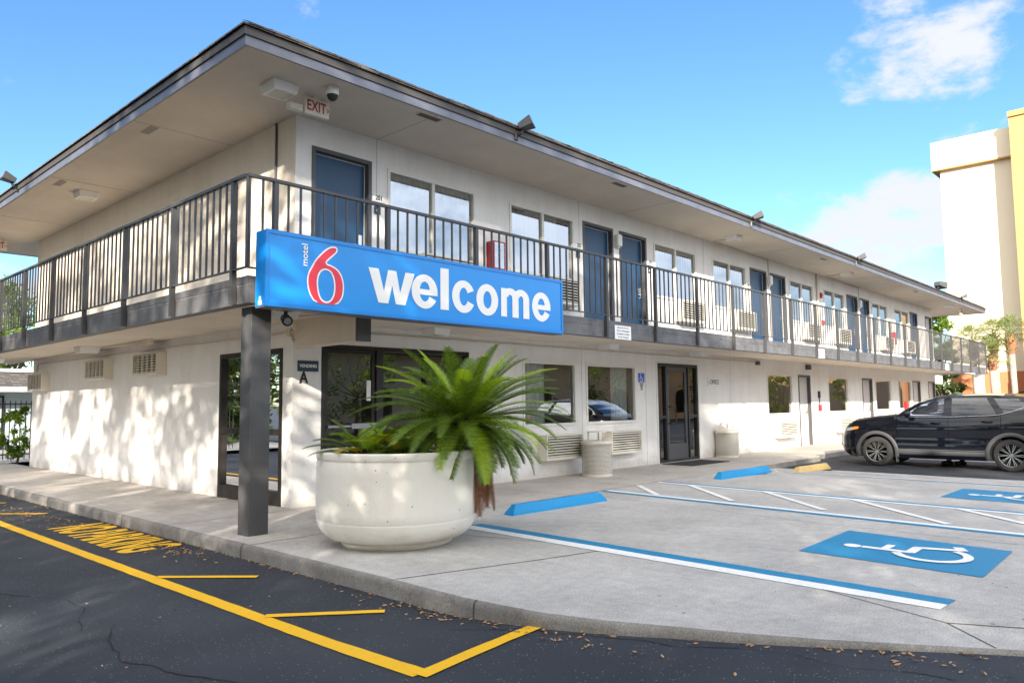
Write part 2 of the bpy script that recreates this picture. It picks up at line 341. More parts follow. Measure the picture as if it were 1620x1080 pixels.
# sidewalk slab (top z=0), left walk and front walk, as one slab with kerb face
sw=MB()
E2=[(-1.585,14.0),(-1.585,8),(-1.585,4),(-1.585,0),(-1.585,-1.93)]
def strip(mb,a,b,za=None,n=1):
    pass
sw.poly([(x,y,0) for x,y in [(-1.585+.02,14),(-1.565,-1.93),(0,-1.93),(0,14)]])
sw.poly([(0,0,0),(0,-1.93,0),(8.0,-1.93,0),(8.0,0,0)])
sw.poly([(8,0,0),(8,-1.93,0),(12.25,-1.93,0),(12.55,-1.84,0),(12.75,-1.66,0),(31.5,-1.66,0),(31.5,0,0)])
struct(sw.build('sidewalk',M['sidewalk']))
k=MB()
ke=[(8.0,-1.93),(9.4,-1.93),(12.25,-1.93),(12.55,-1.84),(12.75,-1.66),(31.5,-1.66)]
for (a,b) in zip(ke,ke[1:]): k.poly([(a[0],a[1],.001),(a[0],a[1]-.012,-.14),(b[0],b[1]-.012,-.14),(b[0],b[1],.001)])
# left/front kerb with a rounded nose
def kerbrow(i):
    x,y=edge[i];p=Vector((x,y,0));a=Vector((*edge[max(i-1,0)],0));b=Vector((*edge[min(i+1,len(edge)-1)],0));d=(b-a).normalized();nrm=Vector((-d.y,d.x,0))*-1
    out=[]
    for off,z in((-.02,0),(-.002,-.006),(.010,-.02),(.016,-.05),(.02,-.16)):
        q=p+nrm*off;out.append((q.x,q.y,z))
    return out
# resample edge finely, with small wobble
ed=[]
for a,b in zip(edge,edge[1:]):
    n=max(1,int(math.dist(a,b)/.3))
    for i in range(n): t=i/n; ed.append((a[0]+(b[0]-a[0])*t+R_.uniform(-.006,.006),a[1]+(b[1]-a[1])*t))
ed.append(edge[-1]);edge=ed
k.grid([kerbrow(i) for i in range(len(edge))])
struct(k.build('kerb',M['kerb'],smooth=True))
kj=MB()
def kpt(i,f,o):
    a=kerbrow(i);b=kerbrow(i+1);return [tuple(Vector(p).lerp(Vector(q),f)+Vector((-o,-o*.3,.0015))) for p,q in zip(a,b)]
for i in range(6,len(edge)-14,9): kj.grid([kpt(i,.40,.002),kpt(i,.44,.002)])
struct(kj.build('kerb_joint',mat('kerb_joint_dark',(.06,.055,.05),.9)))
pad=MB()
P=[(kerbrow(i)[0][0],kerbrow(i)[0][1]) for i in range(len(edge)) if edge[i][1]<-1.9]
pin=[(-1.565,-1.93)]+P
rows=[]
for (x,y) in pin:
    # row from the edge point to x=9.85 at same "fraction"
    rows.append((x,y))
n=24
g=MB();RR=[]
for (x,y) in rows:
    RR.append([(x+(9.9-x)*(j/n),y,pad_z(x+(9.9-x)*(j/n),y)-(.0) ) for j in range(n+1)])
g.grid(RR);struct(g.build('concrete_pad',M['concrete'],smooth=True))
lot=MB().grid([[(x,y,(-.096 if x<9.95 else -.1)) for x in (9.9,10.2,14,20,31,45)] for y in (-1.7,-5,-9.6,-14)])
struct(lot.build('parking_asphalt',M['asphalt'],smooth=True))
# joints
j=MB()
def flat(mb,a,b,w,z=.003,zf=None):
    a=Vector((*a,0));b=Vector((*b,0));d=(b-a).normalized();r=Vector((-d.y,d.x,0))*w/2
    n=max(1,int((b-a).length/.5))
    for i in range(n):
        p=a+(b-a)*i/n;q=a+(b-a)*(i+1)/n
        mb.poly([(v.x,v.y,(zf(v.x,v.y) if zf else 0)+z) for v in (p-r,q-r,q+r,p+r)])
def chain(mb,pts,w,z=.003,zf=None):
    for a,b in zip(pts,pts[1:]):flat(mb,a,b,w,z,zf)
chain(j,[(-1.57,-4.06),(-.37,-4.42),(.45,-4.62)],.012);chain(j,[(.13,-3.40),(.46,-4.6)],.008)
chain(j,[(.13,-3.40),(-.2,-2.0)],.008);chain(j,[(.45,-4.62),(.70,-5.08),(.07,-6.55),(-.26,-7.38),(-.56,-7.7)],.008) if 0 else None
chain(j,[(.46,-3.5),(.44,-4.6),(.14,-6.5),(-.20,-7.36),(-.53,-7.66)],.008);chain(j,[(-.20,-7.36),(.3,-8.4)],.012)
chain(j,[(-1.57,-1.93),(8.2,-1.93)],.012)
for y in (-.1,1.5,3.1,4.7,6.3,7.9,9.5): chain(j,[(-1.57,y),(0,y)],.01)
for x in (1.6,3.2,4.8,6.4,8.0,9.6,11.2,13,15,17,19): chain(j,[(x,0),(x,-1.93 if x<12 else -1.66)],.009)
chain(j,[(3.4,-2.0),(2.9,-5.5),(2.7,-9.4)],.007,.002,pad_z)
struct(j.build('paving_joint',mat('joint_dark',(.09,.08,.07),.9)))
# asphalt cracks
def crack(pts,w):
    out=[Vector((*p,0)) for p in pts]
    for _ in range(3):
        q=[out[0]]
        for a,b in zip(out,out[1:]):
            L=(b-a).length;m=(a+b)/2+Vector((R_.uniform(-1,1),R_.uniform(-1,1),0))*L*.12;q+=[m,b]
        out=q
    for i,(a,b) in enumerate(zip(out,out[1:])): flat(ck,(a.x,a.y),(b.x,b.y),w*R_.uniform(.3,1.5),.003,asph_z)
ck=MB()
crack([(-3.2,-3.2),(-3.45,-4.0),(-3.25,-4.6),(-3.05,-5.2),(-2.9,-5.9)],.010);crack([(-3.25,-4.6),(-3.6,-5.2),(-3.9,-5.5)],.007)
crack([(-1.9,-5.0),(-1.5,-5.9),(-1.25,-6.6),(-1.1,-7.6)],.007);crack([(-3.5,-1.6),(-3.2,-2.4),(-3.4,-3.2)],.007);crack([(-5,-4.2),(-4.4,-4.6),(-4.0,-5.1)],.006)
struct(ck.build('asphalt_crack',M['dark']))
# ------------------------------------------------------------------ painted markings
def marking(name,quads,m): 
    b=MB()
    for q in quads: b.poly(q)
    return struct(b.build(name,m))
def az(x,y,d=.004): return asph_z(x,y)+d
def line(a,b,w,zf,dz=.004):
    mb=MB();a=Vector((*a,0));b=Vector((*b,0));d=(b-a).normalized();r=Vector((-d.y,d.x,0))*w/2;n=max(1,int((b-a).length/.12))
    ra=[];rb=[]
    for i in range(n+1):
        p=a+(b-a)*i/n;u=R_.uniform(-.003,.003);v=R_.uniform(-.003,.003);p1=p-r*(1+u/w*2);p2=p+r*(1+v/w*2)
        ra.append((p1.x,p1.y,zf(p1.x,p1.y)+dz));rb.append((p2.x,p2.y,zf(p2.x,p2.y)+dz))
    mb.grid([ra,rb]);return mb
Y=M['pyellow']
struct(line((-2.50,9),(-2.505,-5.45),.115,asph_z).build('yellow_line',Y))
for y0 in(-5.42,-2.28+.0,-3.98,2.83+.7,5.0,7.0,9):
    pass
struct(line((-2.53,-5.47),(-1.48,-5.42),.10,asph_z,.0075).build('yellow_line',Y))
for a,b in (((-2.46,-2.02),(-1.90,-2.66)),((-2.46,-3.79),(-1.86,-4.31)),((-2.46,3.72),(-1.86,3.02)),((-2.46,5.5),(-1.9,4.84)),((-2.46,7.3),(-1.9,6.64))):
    struct(line(a,b,.075,asph_z,.0075).build('yellow_line',Y))
t=text('no_parking_lettering','NO PARKING',.46,(-1.99,.42,-.125),(0,-1,0),(1,0,0),Y,None,bold=.035,depth=.0005,sx=.83)
for v in t.data.vertices: v.co.x=-1.99+(v.co.x+1.99)*1.75
struct(t)
BL_,WH=M['pblue'],M['pwhite']
def dbl(a,b,w,side,zf=pad_z):
    a=Vector((*a,0));b=Vector((*b,0));d=(b-a).normalized();r=Vector((-d.y,d.x,0))*w*side
    struct(line(a[:2],b[:2],w,zf).build('blue_line',BL_));struct(line((a+r)[:2],(b+r)[:2],w*.97,zf).build('white_line',WH))
dbl((.575,-2.72),(.31,-7.27),.155,-1)     # near bay line: blue right, white left
dbl((3.88,-1.98),(3.27,-7.6),.105,1)      # hatch near line
dbl((5.50,-1.98),(4.93,-7.6),.105,-1)      # hatch far line
dbl((8.84,-2.3),(8.28,-7.6),.10,1)
struct(line((10.05,-3.0),(9.75,-8),.07,lambda x,y:-.097,.006).build('white_line',WH))
for a,b in (((4.78,-1.99),(3.94,-2.86)),((5.28,-2.6),(3.98,-3.95)),((5.22,-3.8),(3.88,-5.15)),((5.08,-5.05),(3.62,-6.5)),((4.93,-6.3),(3.6,-7.6))):
    struct(line(a,b,.085,pad_z,.0075).build('white_line',WH))
for xx in (14.2,18.4,22.6,26.8): struct(line((xx,-3.0),(xx-.3,-8),.09,lambda x,y:-.1,.005).build('white_line',WH))
# wheelchair symbol helper
def stroke(mb,pts,w,o,ux,uy,s,h):
    P=[Vector(p) for p in pts];L=[];Rr_=[]
    for i,p in enumerate(P):
        d=(P[min(i+1,len(P)-1)]-P[max(i-1,0)]).normalized();n=Vector((-d.y,d.x))
        L.append(p+n*w/2);Rr_.append(p-n*w/2)
    f=lambda q:tuple(Vector(o)+Vector(ux)*q.x*s+Vector(uy)*q.y*s+Vector(h))
    mb.grid([[f(q) for q in L],[f(q) for q in Rr_]])
def wheelchair(mb,o,ux,uy,s,nrm):
    n=Vector(nrm);k=.0
    def st(pts,w=.085):
        nonlocal k;stroke(mb,pts,w,o,ux,uy,s,n*k);k+=.0006
    c=[Vector((.36+.075*math.cos(a*PI/8),.92+.075*math.sin(a*PI/8))) for a in range(16)]
    mb.poly([tuple(Vector(o)+Vector(ux)*q.x*s+Vector(uy)*q.y*s) for q in c])
    st([(.37,.84),(.41,.44)]);st([(.39,.66),(.62,.66)],.07);st([(.38,.45),(.66,.45)]);st([(.64,.47),(.78,.13)]);st([(.76,.12),(.90,.19)])
    st([(.43+.29*math.cos(a*PI/180),.29+.27*math.sin(a*PI/180)) for a in range(112,342,10)],.075)
def isopad(x0,y0,quad,o,s):
    b=MB();b.poly([(x,y,pad_z(x,y)+.004) for x,y in quad]);struct(b.build('blue_parking_panel',BL_))
    w=MB();wheelchair(w,o,(1,.02,0),(.13,1,0),s,(0,0,1));struct(w.build('wheelchair_marking',WH))
isopad(0,0,[(1.33,-5.88),(1.20,-7.27),(2.42,-7.25),(2.63,-5.85)],(1.36,-7.08,.008),1.0)
isopad(0,0,[(6.00,-5.86),(5.84,-7.3),(7.08,-7.3),(7.22,-5.86)],(6.0,-7.08,.008),1.0)
# ------------------------------------------------------------------ the motel building
bld=thing('motel_building','long two storey white motel with grey balcony around it and dark shingle roof','building')
def wallholes(mb,plane,u0,u1,z0,z1,holes,th=.14,bev=None):
    """plane 'y' (wall at y=0 facing -y) or 'x' (wall at x=0 facing -x); holes (a,b,c,d)"""
    f=(lambda u,z,d:(u,d,z)) if plane=='y' else (lambda u,z,d:(d,u,z))
    us=sorted({u0,u1,*[h[0] for h in holes],*[h[1] for h in holes]});zs=sorted({z0,z1,*[h[2] for h in holes],*[h[3] for h in holes]})
    for a,b in zip(us,us[1:]):
        for c,d in zip(zs,zs[1:]):
            if any(h[0]<=a and b<=h[1] and h[2]<=c and d<=h[3] for h in holes):continue
            mb.poly([f(a,c,0),f(b,c,0),f(b,d,0),f(a,d,0)])
    for a,b,c,d in holes:
        mb.poly([f(a,c,0),f(a,d,0),f(a,d,th),f(a,c,th)]);mb.poly([f(b,c,0),f(b,c,th),f(b,d,th),f(b,d,0)])
        mb.poly([f(a,d,0),f(b,d,0),f(b,d,th),f(a,d,th)]);mb.poly([f(a,c,0),f(a,c,th),f(b,c,th),f(b,c,0)])
UW=[(1.49,3.26),(4.07,5.83),(8.58,10.38),(11.15,12.93),(15.63,17.37),(18.19,19.95),(22.63,24.39),(25.21,27.02)]
UD=[(.24,1.21),(6.11,7.10),(7.31,8.30),(13.17,14.15),(14.38,15.37),(20.19,21.20),(21.45,22.40),(27.21,28.22),(29.37,30.34)]
UWz=(3.50,4.69);UDz=(2.552,4.72)
LW=[(4.36,5.82,.88,2.01,1),(6.12,7.78,.88,2.01,1),(13.94,15.56,.91,1.98,0),(18.23,19.93,.91,1.98,0),(22.63,24.36,.91,1.98,0),(25.24,26.85,.92,1.97,0)]
LD=[(15.99,16.86),(21.30,22.32),(27.11,28.14),(29.31,30.34)]
holes=[(a,b,*UWz) for a,b in UW]+[(a,b,*UDz) for a,b in UD]
w=MB();wallholes(w,'y',0,LEN,ZFL-.1,ZF+.02,holes)
w.box(LEN,31.75,1.0,1.15,ZFL-.1,ZF);w.poly([(LEN,0,ZFL-.1),(LEN,DEP,ZFL-.1),(LEN,DEP,ZF),(LEN,0,ZF)]);w.poly([(0,DEP,ZFL-.1),(LEN,DEP,ZFL-.1),(LEN,DEP,ZF),(0,DEP,ZF)])
w.build('upper_wall',M['wall'],bld)
w=MB();wallholes(w,'x',0,DEP,ZFL-.1,ZF+.02,[]);w.build('upper_side_wall',M['wallwarm'],bld)  # side wall tinted warm for light bounced off the sunny asphalt
w=MB();lh=[(a,b,c,d) for a,b,c,d,_ in LW]+[(a,b,.0,2.0) for a,b in LD]+[(.42,3.10,0,2.09),(8.58,10.30,0,2.12)]
wallholes(w,'y',0,LEN,-.12,ZSO+.1,lh);wallholes(w,'x',0,DEP,-.12,ZSO+.1,[(.24,1.96,0,2.03)])
w.box(LEN,31.9,1.0,1.15,-.12,ZSO+.1);w.poly([(LEN,0,-.12),(LEN,DEP,-.12),(LEN,DEP,ZSO),(LEN,0,ZSO)]);w.poly([(0,DEP,-.12),(LEN,DEP,-.12),(LEN,DEP,ZSO),(0,DEP,ZSO)])
w.box(31.9,36,1.02,1.17,2.0,ZSO+.05)
w.build('lower_wall',M['wall'],bld)
# dark interiors
w=MB();w.poly([(.16,3.2,0),(30,3.2,0),(30,3.2,ZSO),(.16,3.2,ZSO)]);w.poly([(.16,3.6,ZFL),(30,3.6,ZFL),(30,3.6,ZF),(.16,3.6,ZF)])
w.poly([(.16,.15,ZSO-.06),(30.3,.15,ZSO-.06),(30.3,3.2,ZSO-.06),(.16,3.2,ZSO-.06)]);w.poly([(.16,.15,ZF-.02),(30.3,.15,ZF-.02),(30.3,3.6,ZF-.02),(.16,3.6,ZF-.02)])
for x in (3.6,7.2,10.8,14.26,17.7,21.3,24.8,28.4): w.poly([(x,.15,ZFL),(x,3.6,ZFL),(x,3.6,ZF-.02),(x,.15,ZF-.02)])
for x in (4.2,13,16,18,21,24.7,27): w.poly([(x,.15,0),(x,3.2,0),(x,3.2,ZSO-.06),(x,.15,ZSO-.06)])
w.build('inner_wall',M['interior'],bld)
w=MB();w.poly([(.16,.15,.01),(30,.15,.01),(30,3.2,.01),(.16,3.2,.01)]);w.poly([(.16,.15,ZFL+.01),(30,.15,ZFL+.01),(30,3.6,ZFL+.01),(.16,3.6,ZFL+.01)]);w.build('inner_floor',M['floorin'],bld)
# roof: eave board, mansard lip, low hip
XE,YE=33.77,12.83
def ring(x0,x1,y0,y1,z):return [(x0,y0,z),(x1,y0,z),(x1,y1,z),(x0,y1,z)]
s=MB();s.poly(ring(RX+.03,XE-.03,RY+.03,YE-.03,ZF));so=s.build('soffit',M['soffit'],bld)
fs=MB();ft=MB();cor=ring(RX,XE,RY,YE,0)
for i in range(4):
    a,b=cor[i],cor[(i+1)%4]
    fs.poly([(a[0],a[1],ZF-.012),(b[0],b[1],ZF-.012),(b[0],b[1],5.165),(a[0],a[1],5.165)])
    a2,b2=ring(RX+.03,XE-.03,RY+.03,YE-.03,0)[i],ring(RX+.03,XE-.03,RY+.03,YE-.03,0)[(i+1)%4]
    fs.poly([(a[0],a[1],ZF-.012),(a2[0],a2[1],ZF-.012),(b2[0],b2[1],ZF-.012),(b[0],b[1],ZF-.012)])
    o1,o2=ring(RX-.02,XE+.02,RY-.02,YE+.02,0)[i],ring(RX-.02,XE+.02,RY-.02,YE+.02,0)[(i+1)%4]
    ft.poly([(o1[0],o1[1],5.165),(o2[0],o2[1],5.165),(o2[0],o2[1],5.26),(o1[0],o1[1],5.26)]);ft.poly([(o1[0],o1[1],5.165),(a[0],a[1],5.165),(b[0],b[1],5.165),(o2[0],o2[1],5.165)])
fs.build('fascia',M['fascia'],bld);ft.build('drip_edge',M['fasciatop'],bld)
rf=MB();c0=ring(RX-.05,XE+.05,RY-.05,YE+.05,5.275);c00=ring(RX-.05,XE+.05,RY-.05,YE+.05,5.255);c1=ring(RX+.86,XE-.86,RY+.82,YE-.82,5.78);c2=ring(RX+5.0,XE-5.0,5.70,5.74,6.9)
for lo,hi in((c00,c0),(c0,c1),(c1,c2)):
    for i in range(4): rf.poly([lo[i],lo[(i+1)%4],hi[(i+1)%4],hi[i]])
rf.poly(ring(RX-.02,XE+.02,RY-.02,YE+.02,5.257))
rfo=rf.build('roof',M['shingle'],bld)
# staggered shingle butts along the front lip (real thickness)
sh=MB()
for r in range(6):
    t=r/6;y0=RY-.05+.87*t;z0=5.277+.505*t
    x=RX+.9*t
    while x<XE-.9*t-.1:
        L=R_.uniform(.16,.34);h=R_.uniform(.006,.016)
        if R_.random()<.62: 
            y1=y0+.15;z1=z0+.087;sh.poly([(x,y0-.012,z0+h-.003),(x+L,y0-.012,z0+h-.003),(x+L,y1,z1+h*.3),(x,y1,z1+h*.3)]);sh.poly([(x,y0-.012,z0-.004),(x+L,y0-.012,z0-.004),(x+L,y0-.012,z0+h-.003),(x,y0-.012,z0+h-.003)])
        x+=L
sh.build('shingle_course',M['shingle'],bld)
# balcony slab and edge beam
def lring(mb,d0x,d0y,d1x,d1y,z0,z1,x1=31.05,y1=12.8):
    """L-shaped strip following the left and front sides between offsets d0 (outer) and d1 (inner)"""
    mb.box(-d0x,x1,-d0y,-d1y,z0,z1);mb.box(-d0x,-d1x,-d1y+.0005,y1,z0,z1)
s=MB();lring(s,BL,B,0,0,2.452,ZFL);s.box(-.0,31.05,12.3,12.8,2.452,ZFL) if 0 else None
s.build('balcony_floor',M['slab'],bld)
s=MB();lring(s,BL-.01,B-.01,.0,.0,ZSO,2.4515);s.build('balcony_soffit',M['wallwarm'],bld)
s=MB();s.box(-BL+.004,31.05,-B+.004,-B+.13,ZS,2.451);s.build('edge_beam',M['slab'],bld)
s=MB();s.box(-BL+.002,-BL+.13,-B+.002,12.8,ZS-.002,2.47);s.box(-BL-.006,-BL-.001,-B-.006,12.8,2.475,ZFL-.006);s.build('edge_beam',M['greybeam'],bld)
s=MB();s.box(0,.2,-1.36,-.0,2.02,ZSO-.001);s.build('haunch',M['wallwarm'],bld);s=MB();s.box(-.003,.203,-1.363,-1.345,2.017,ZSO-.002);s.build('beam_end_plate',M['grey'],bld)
s=MB();s.box(0,LEN,-.012,0,ZFL,ZFL+.08);s.box(-.012,0,0,DEP,ZFL,ZFL+.08);s.build('skirting',M['wall'],bld)
s=MB();s.box(31.05,33.4,-.9,3.0,ZSO,ZFL);s.build('end_slab',M['wall'],bld)
s=MB();s.box(30.6,30.95,-1.70,-1.45,-.12,ZS);s.build('white_column',M['white'],bld)
# steel post
p=MB();p.box(-1.375,-1.155,-1.50,-1.29,0,ZS+.001);p.build('corner_post',M['grey'],bld,bev=.006)
# railing
rail=MB();rail.bar((-1.596,-1.792,ZRT-.015),(31.03,-1.792,ZRT-.015),.045,.03);rail.bar((-1.596,-1.77,ZRT-.0155),(-1.596,12.7,ZRT-.0155),.045,.03)
rail.bar((-1.596,-1.792,ZRB),(31.03,-1.792,ZRB),.03,.014);rail.bar((-1.596,-1.77,ZRB),(-1.596,12.7,ZRB),.03,.014)
ro=rail.build('balcony_railing',M['rail'],bld)
posts=[( -1.29+1.407*i,'y') for i in range(24) if -1.29+1.407*i<31.1]+[(-1.51+1.407*i,'x') for i in range(11)]
for u,ax in posts:
    b=MB()
    if ax=='y': b.box(u-.024,u+.024,-1.808,-1.757,ZS+.0,ZRT-.03)
    else: b.box(-1.612,-1.56,u-.024,u+.024,ZS+.0,ZRT-.03)
    b.build('post',M['rail'],ro)
bal=[]
for u in [-1.29+1.407*i for i in range(-1,24)]:
    for k_ in range(1,10):
        x=u+k_*.1407
        if -1.58<x<31:bal.append((CAMP.x-x)**2+(CAMP.y+1.79)**2 if 0 else 0) or bal.pop() or bal.append((x,-1.792))
for u in [-1.51+1.407*i for i in range(0,11)]:
    for k_ in range(1,10):
        y=u+k_*.1407
        if y<12.6:bal.append((-1.596,y))
bal.append((-1.596,-1.792))
bal=[b for b in bal if b[1]<7.3]+[b for b in bal if b[1]>=7.3]
bal.sort(key=lambda b:(b[1]>7.2,math.hypot(b[0]-CAMP.x,b[1]-CAMP.y)))
bme=MB();bme.box(-.0095,.0095,-.0095,.0095,ZRB,ZRT-.028);first=None
for x,y in bal[:100]:
    if first is None: first=bme.build('baluster',M['rail'],ro);first.location=(x,y,0)
    else:
        c=first.copy();COL.objects.link(c);c.location=(x,y,0)
rest=MB()
for x,y in bal[100:]:rest.box(x-.0095,x+.0095,y-.0095,y+.0095,ZRB,ZRT-.028)
rs=rest.build('balusters',M['rail'],ro);rs['kind']='stuff'
# windows and doors (parts with sub-parts)
def curtain_sheet(mb,x0,x1,y,z0,z1,amp=.02,pitch=.11):
    n=int((x1-x0)/.018);mb.grid([[(x0+(x1-x0)*i/n,y+amp*math.sin(2*PI*(x0+(x1-x0)*i/n)/pitch+.7*math.sin(x0*9+i*.07)),z) for i in range(n+1)] for z in(z0,z1)])
def window(a,b,z0,z1,fr,mull=True,cur=None,gl='glass',curm='curtain',fw=.045):
    f=MB()
    f.box(a,b,-.018,.07,z1-fw,z1);f.box(a,b,-.03,.07,z0,z0+fw);f.box(a,a+fw,-.018,.07,z0+fw,z1-fw);f.box(b-fw,b,-.018,.07,z0+fw,z1-fw)
    m=(a+b)/2
    if mull:f.box(m-.028,m+.028,-.005,.06,z0+fw,z1-fw)
    fo=f.build('window',M[fr],bld)
    g=MB();g.poly([(a+fw,.035,z0+fw),(b-fw,.035,z0+fw),(b-fw,.035,z1-fw),(a+fw,.035,z1-fw)]);g.build('pane',M[gl],fo)
    if cur:
        c=MB()
        for c0,c1 in cur: curtain_sheet(c,a+fw+(b-a-2*fw)*c0,a+fw+(b-a-2*fw)*c1,.09,z0+.01,z1-.01,*((.035,.19) if curm=='blind' else (.02,.11)))
        c.build('curtain',M[curm],fo,smooth=True)
    return fo
CU=[[(0,1)],[(0,.8)],[(0,1)],[(0,1)],[(0,1)],[(0,.9)],[(0,1)],[(0,1)]]
for (a,b),c in zip(UW,CU): window(a,b,*UWz,'whiteframe',True,c)
window(4.36,5.82,.88,2.01,'whiteframe',False,[(0,.45)],'glassmid')
window(6.12,7.78,.88,2.01,'whiteframe',False,[(.55,.92)],'glassmid')
for a,b,c,d,_ in LW[2:]: window(a,b,c,d,'whiteframe',False,[(0,1)],'glassblind','blind',.035)
def door(a,b,z0,z1,m,handle_left=False,glint=True):
    f=MB();fw=.055
    f.box(a,a+fw,-.012,.11,z0,z1);f.box(b-fw,b,-.012,.11,z0,z1);f.box(a+fw,b-fw,-.012,.11,z1-fw,z1)
    fo=f.build('door',M['grey'],bld)
    l=MB();l.box(a+fw+.004,b-fw-.004,.085,.125,z0+.006,z1-fw-.004);l.build('leaf',M[m],fo,bev=.003)
    h=MB();hx=b-fw-.08;h.box(hx-.03,hx+.03,.068,.086,z0+.88,z0+1.10);h.bar((hx,.05,z0+.95),(hx-.12,.05,z0+.95),.018);h.bar((hx,.05,z0+.95),(hx,.085,z0+.95),.018);h.build('handle',M['chrome'],fo)
    s_=MB();s_.box(b-fw-.012,b-fw-.004,.078,.0848,z0,z1-fw);s_.box(a+fw,b-fw-.012,.078,.0848,z1-fw-.016,z1-fw-.004);s_.build('weather_strip',M['whiteframe'],fo)
for i,(a,b) in enumerate(UD): door(a,b,*UDz,'bluedoor' if i<8 else 'whitedoor')
for a,b in LD: door(a,b,.0,2.0,'whitedoor')
# vending storefront on the front
def frame_rect(mb,a,b,z0,z1,w,y0=-.01,y1=.08,bot=None,ax='y'):
    B_=(lambda u0,u1,z0,z1:mb.box(u0,u1,y0,y1,z0,z1)) if ax=='y' else (lambda u0,u1,z0,z1:mb.box(y0,y1,u0,u1,z0,z1))
    B_(a,b,z1-w,z1);B_(a,b,z0,z0+(bot or w));B_(a,a+w,z0+(bot or w),z1-w);B_(b-w,b,z0+(bot or w),z1-w)
f=MB();frame_rect(f,.42,1.36,0,2.09,.05);fo=f.build('glass_door',M['frame'],bld)
l=MB();frame_rect(l,.475,1.305,.01,2.035,.055,.02,.06,.16);l.build('leaf',M['frame'],fo)
l=MB();l.poly([(.53,.04,.17),(1.25,.04,.17),(1.25,.04,1.98),(.53,.04,1.98)]);l.build('pane',M['glassdark'],fo)
l=MB();l.bar((.5,-.03,1.0),(1.28,-.03,1.0),.03);l.bar((.86,-.045,1.0),(1.28,-.045,1.0),.04,.07);l.build('push_bar',M['chrome'],fo)
l=MB();l.box(1.17,1.24,.032,.037,1.34,1.62);l.build('door_sticker',M['white'],fo)
f=MB();frame_rect(f,1.36+.001,3.10,0,2.09,.06);f.box(2.2,2.25,-.01,.08,.06,2.03);fo=f.build('shop_window',M['frame'],bld)
l=MB();l.poly([(1.42,.04,.06),(3.04,.04,.06),(3.04,.04,2.03),(1.42,.04,2.03)]);l.build('pane',M['glassdark'],fo)
# left side glass
f=MB();frame_rect(f,.24,1.96,0,2.03,.07,ax='x',bot=.18);f.box(-.01,.08,.31,1.89,.90,.98);fo=f.build('side_window',M['frame'],bld)
l=MB();l.poly([(.04,.31,.18),(.04,1.89,.18),(.04,1.89,1.96),(.04,.31,1.96)]);l.build('pane',M['glassside'],fo)
l=MB();l.box(.10,.13,.75,1.75,.2,1.33);l.build('yellow_board',M['woodpanel'],fo)
l=MB();l.box(.032,.037,.60,.72,1.32,1.42);l.build('paper_note',M['white'],fo)
# office door
f=MB();frame_rect(f,8.55,10.34,0,2.15,.045,-.016,.02,.001);f.build('door_surround',M['whiteframe'],bld)
f=MB();frame_rect(f,8.60,10.29,0,2.10,.06,-.006,.09,.05);f.box(8.92,8.98,-.006,.09,.05,2.04);f.box(9.86,9.92,-.006,.09,.05,2.04);f.box(8.66,8.92,0,.08,.93,.99);f.box(9.92,10.23,0,.08,.93,.99);fo=f.build('office_door',M['blackmetal'],bld)
l=MB();frame_rect(l,8.99,9.85,.02,2.03,.09,.02,.06,.36);l.build('leaf',M['grey'],fo)
l=MB();l.poly([(8.66,.04,.05),(10.23,.04,.05),(10.23,.04,2.04),(8.66,.04,2.04)]);l.build('pane',M['glassdark'],fo)
l=MB();l.tube([(9.04,.02,1.18),(9.04,-.05,1.18),(9.22,-.06,1.18),(9.22,-.06,.82),(9.04,-.05,.82),(9.04,.02,.82)],.012);l.build('handle',M['blackmetal'],fo)
# expansion seams on the walls
s=MB()
for x in (6.0,8.15,11.9): s.box(x-.003,x+.003,-.0025,0,0,ZSO)
for x in (1.30,6.0,10.75,14.26,17.9,21.3,24.8,28.4): s.box(x-.003,x+.003,-.0025,0,ZFL,ZF)
M['seam2']=mat('soffit_seam_grey',(.30,.27,.24),.9)
for x in (1.30,7.3,13.3,19.5,25.5): MB().box(x-.003,x+.003,RY+.04,-.002,ZF-.003,ZF-.0004).build('soffit_seam',M['seam2'],bld)
for y in (1.7,5.2,8.7): MB().box(RX+.04,-.002,y-.003,y+.003,ZF-.003,ZF-.0004).build('soffit_seam',M['seam2'],bld)
s.build('wall_seam',mat('seam_grey',(.40,.39,.37),.9),bld)
s=MB();s.box(-.006,0,6.35,6.65,.28,.5);s.build('access_panel',M['whiteframe'],bld)
# ------------------------------------------------------------------ conduits and pipes
def pipe(label,pts,r=.014,m='cream',cat='conduit'):
    return tag(MB().tube(pts,r).build('conduit',M[m],smooth=True),label,cat,None)
pipe('long thin grey conduit along the top of the left side wall',[(-.02,.05,2.22),(-.02,4.6,2.24),(-.02,10.5,2.26),(-.02,10.6,2.1)],.014,'soffit')
pipe('thin conduit bending along the left walkway ceiling above the wall air conditioners',[(-.1,10.7,2.2),(-.1,10.7,2.34),(-.3,6,2.345),(-.3,3.8,2.345)],.01,'soffit')
pipe('conduit looping from the camera round the ceiling corner beside the blue sign',[(-1.15,-1.62,2.34),(-.1,-1.42,2.34),(-.06,-1.3,2.33),(-.4,-.6,2.335),(-.03,-.1,2.22),(-.02,.05,2.20)],.013,'soffit')
pipe('conduit elbow dropping to the wall above the navy plate',[(-.02,.03,2.20),(-.02,-.02,2.12),(.05,-.02,2.02),(.4,-.02,2.115)],.016,'soffit')
pipe('long thin conduit along the front wall above the ground floor windows',[(.25,-.02,2.27),(7,-.02,2.27),(13.3,-.02,2.27)],.014,'soffit')
pipe('vertical pipe at the upstairs corner left of door 201',[(-.02,.46,ZFL),(-.02,.46,ZF)],.016,'fascia')
pipe('vertical pipe between the fifth and sixth upstairs windows',[(17.62,-.03,ZFL),(17.62,-.03,ZF)],.03,'soffit')
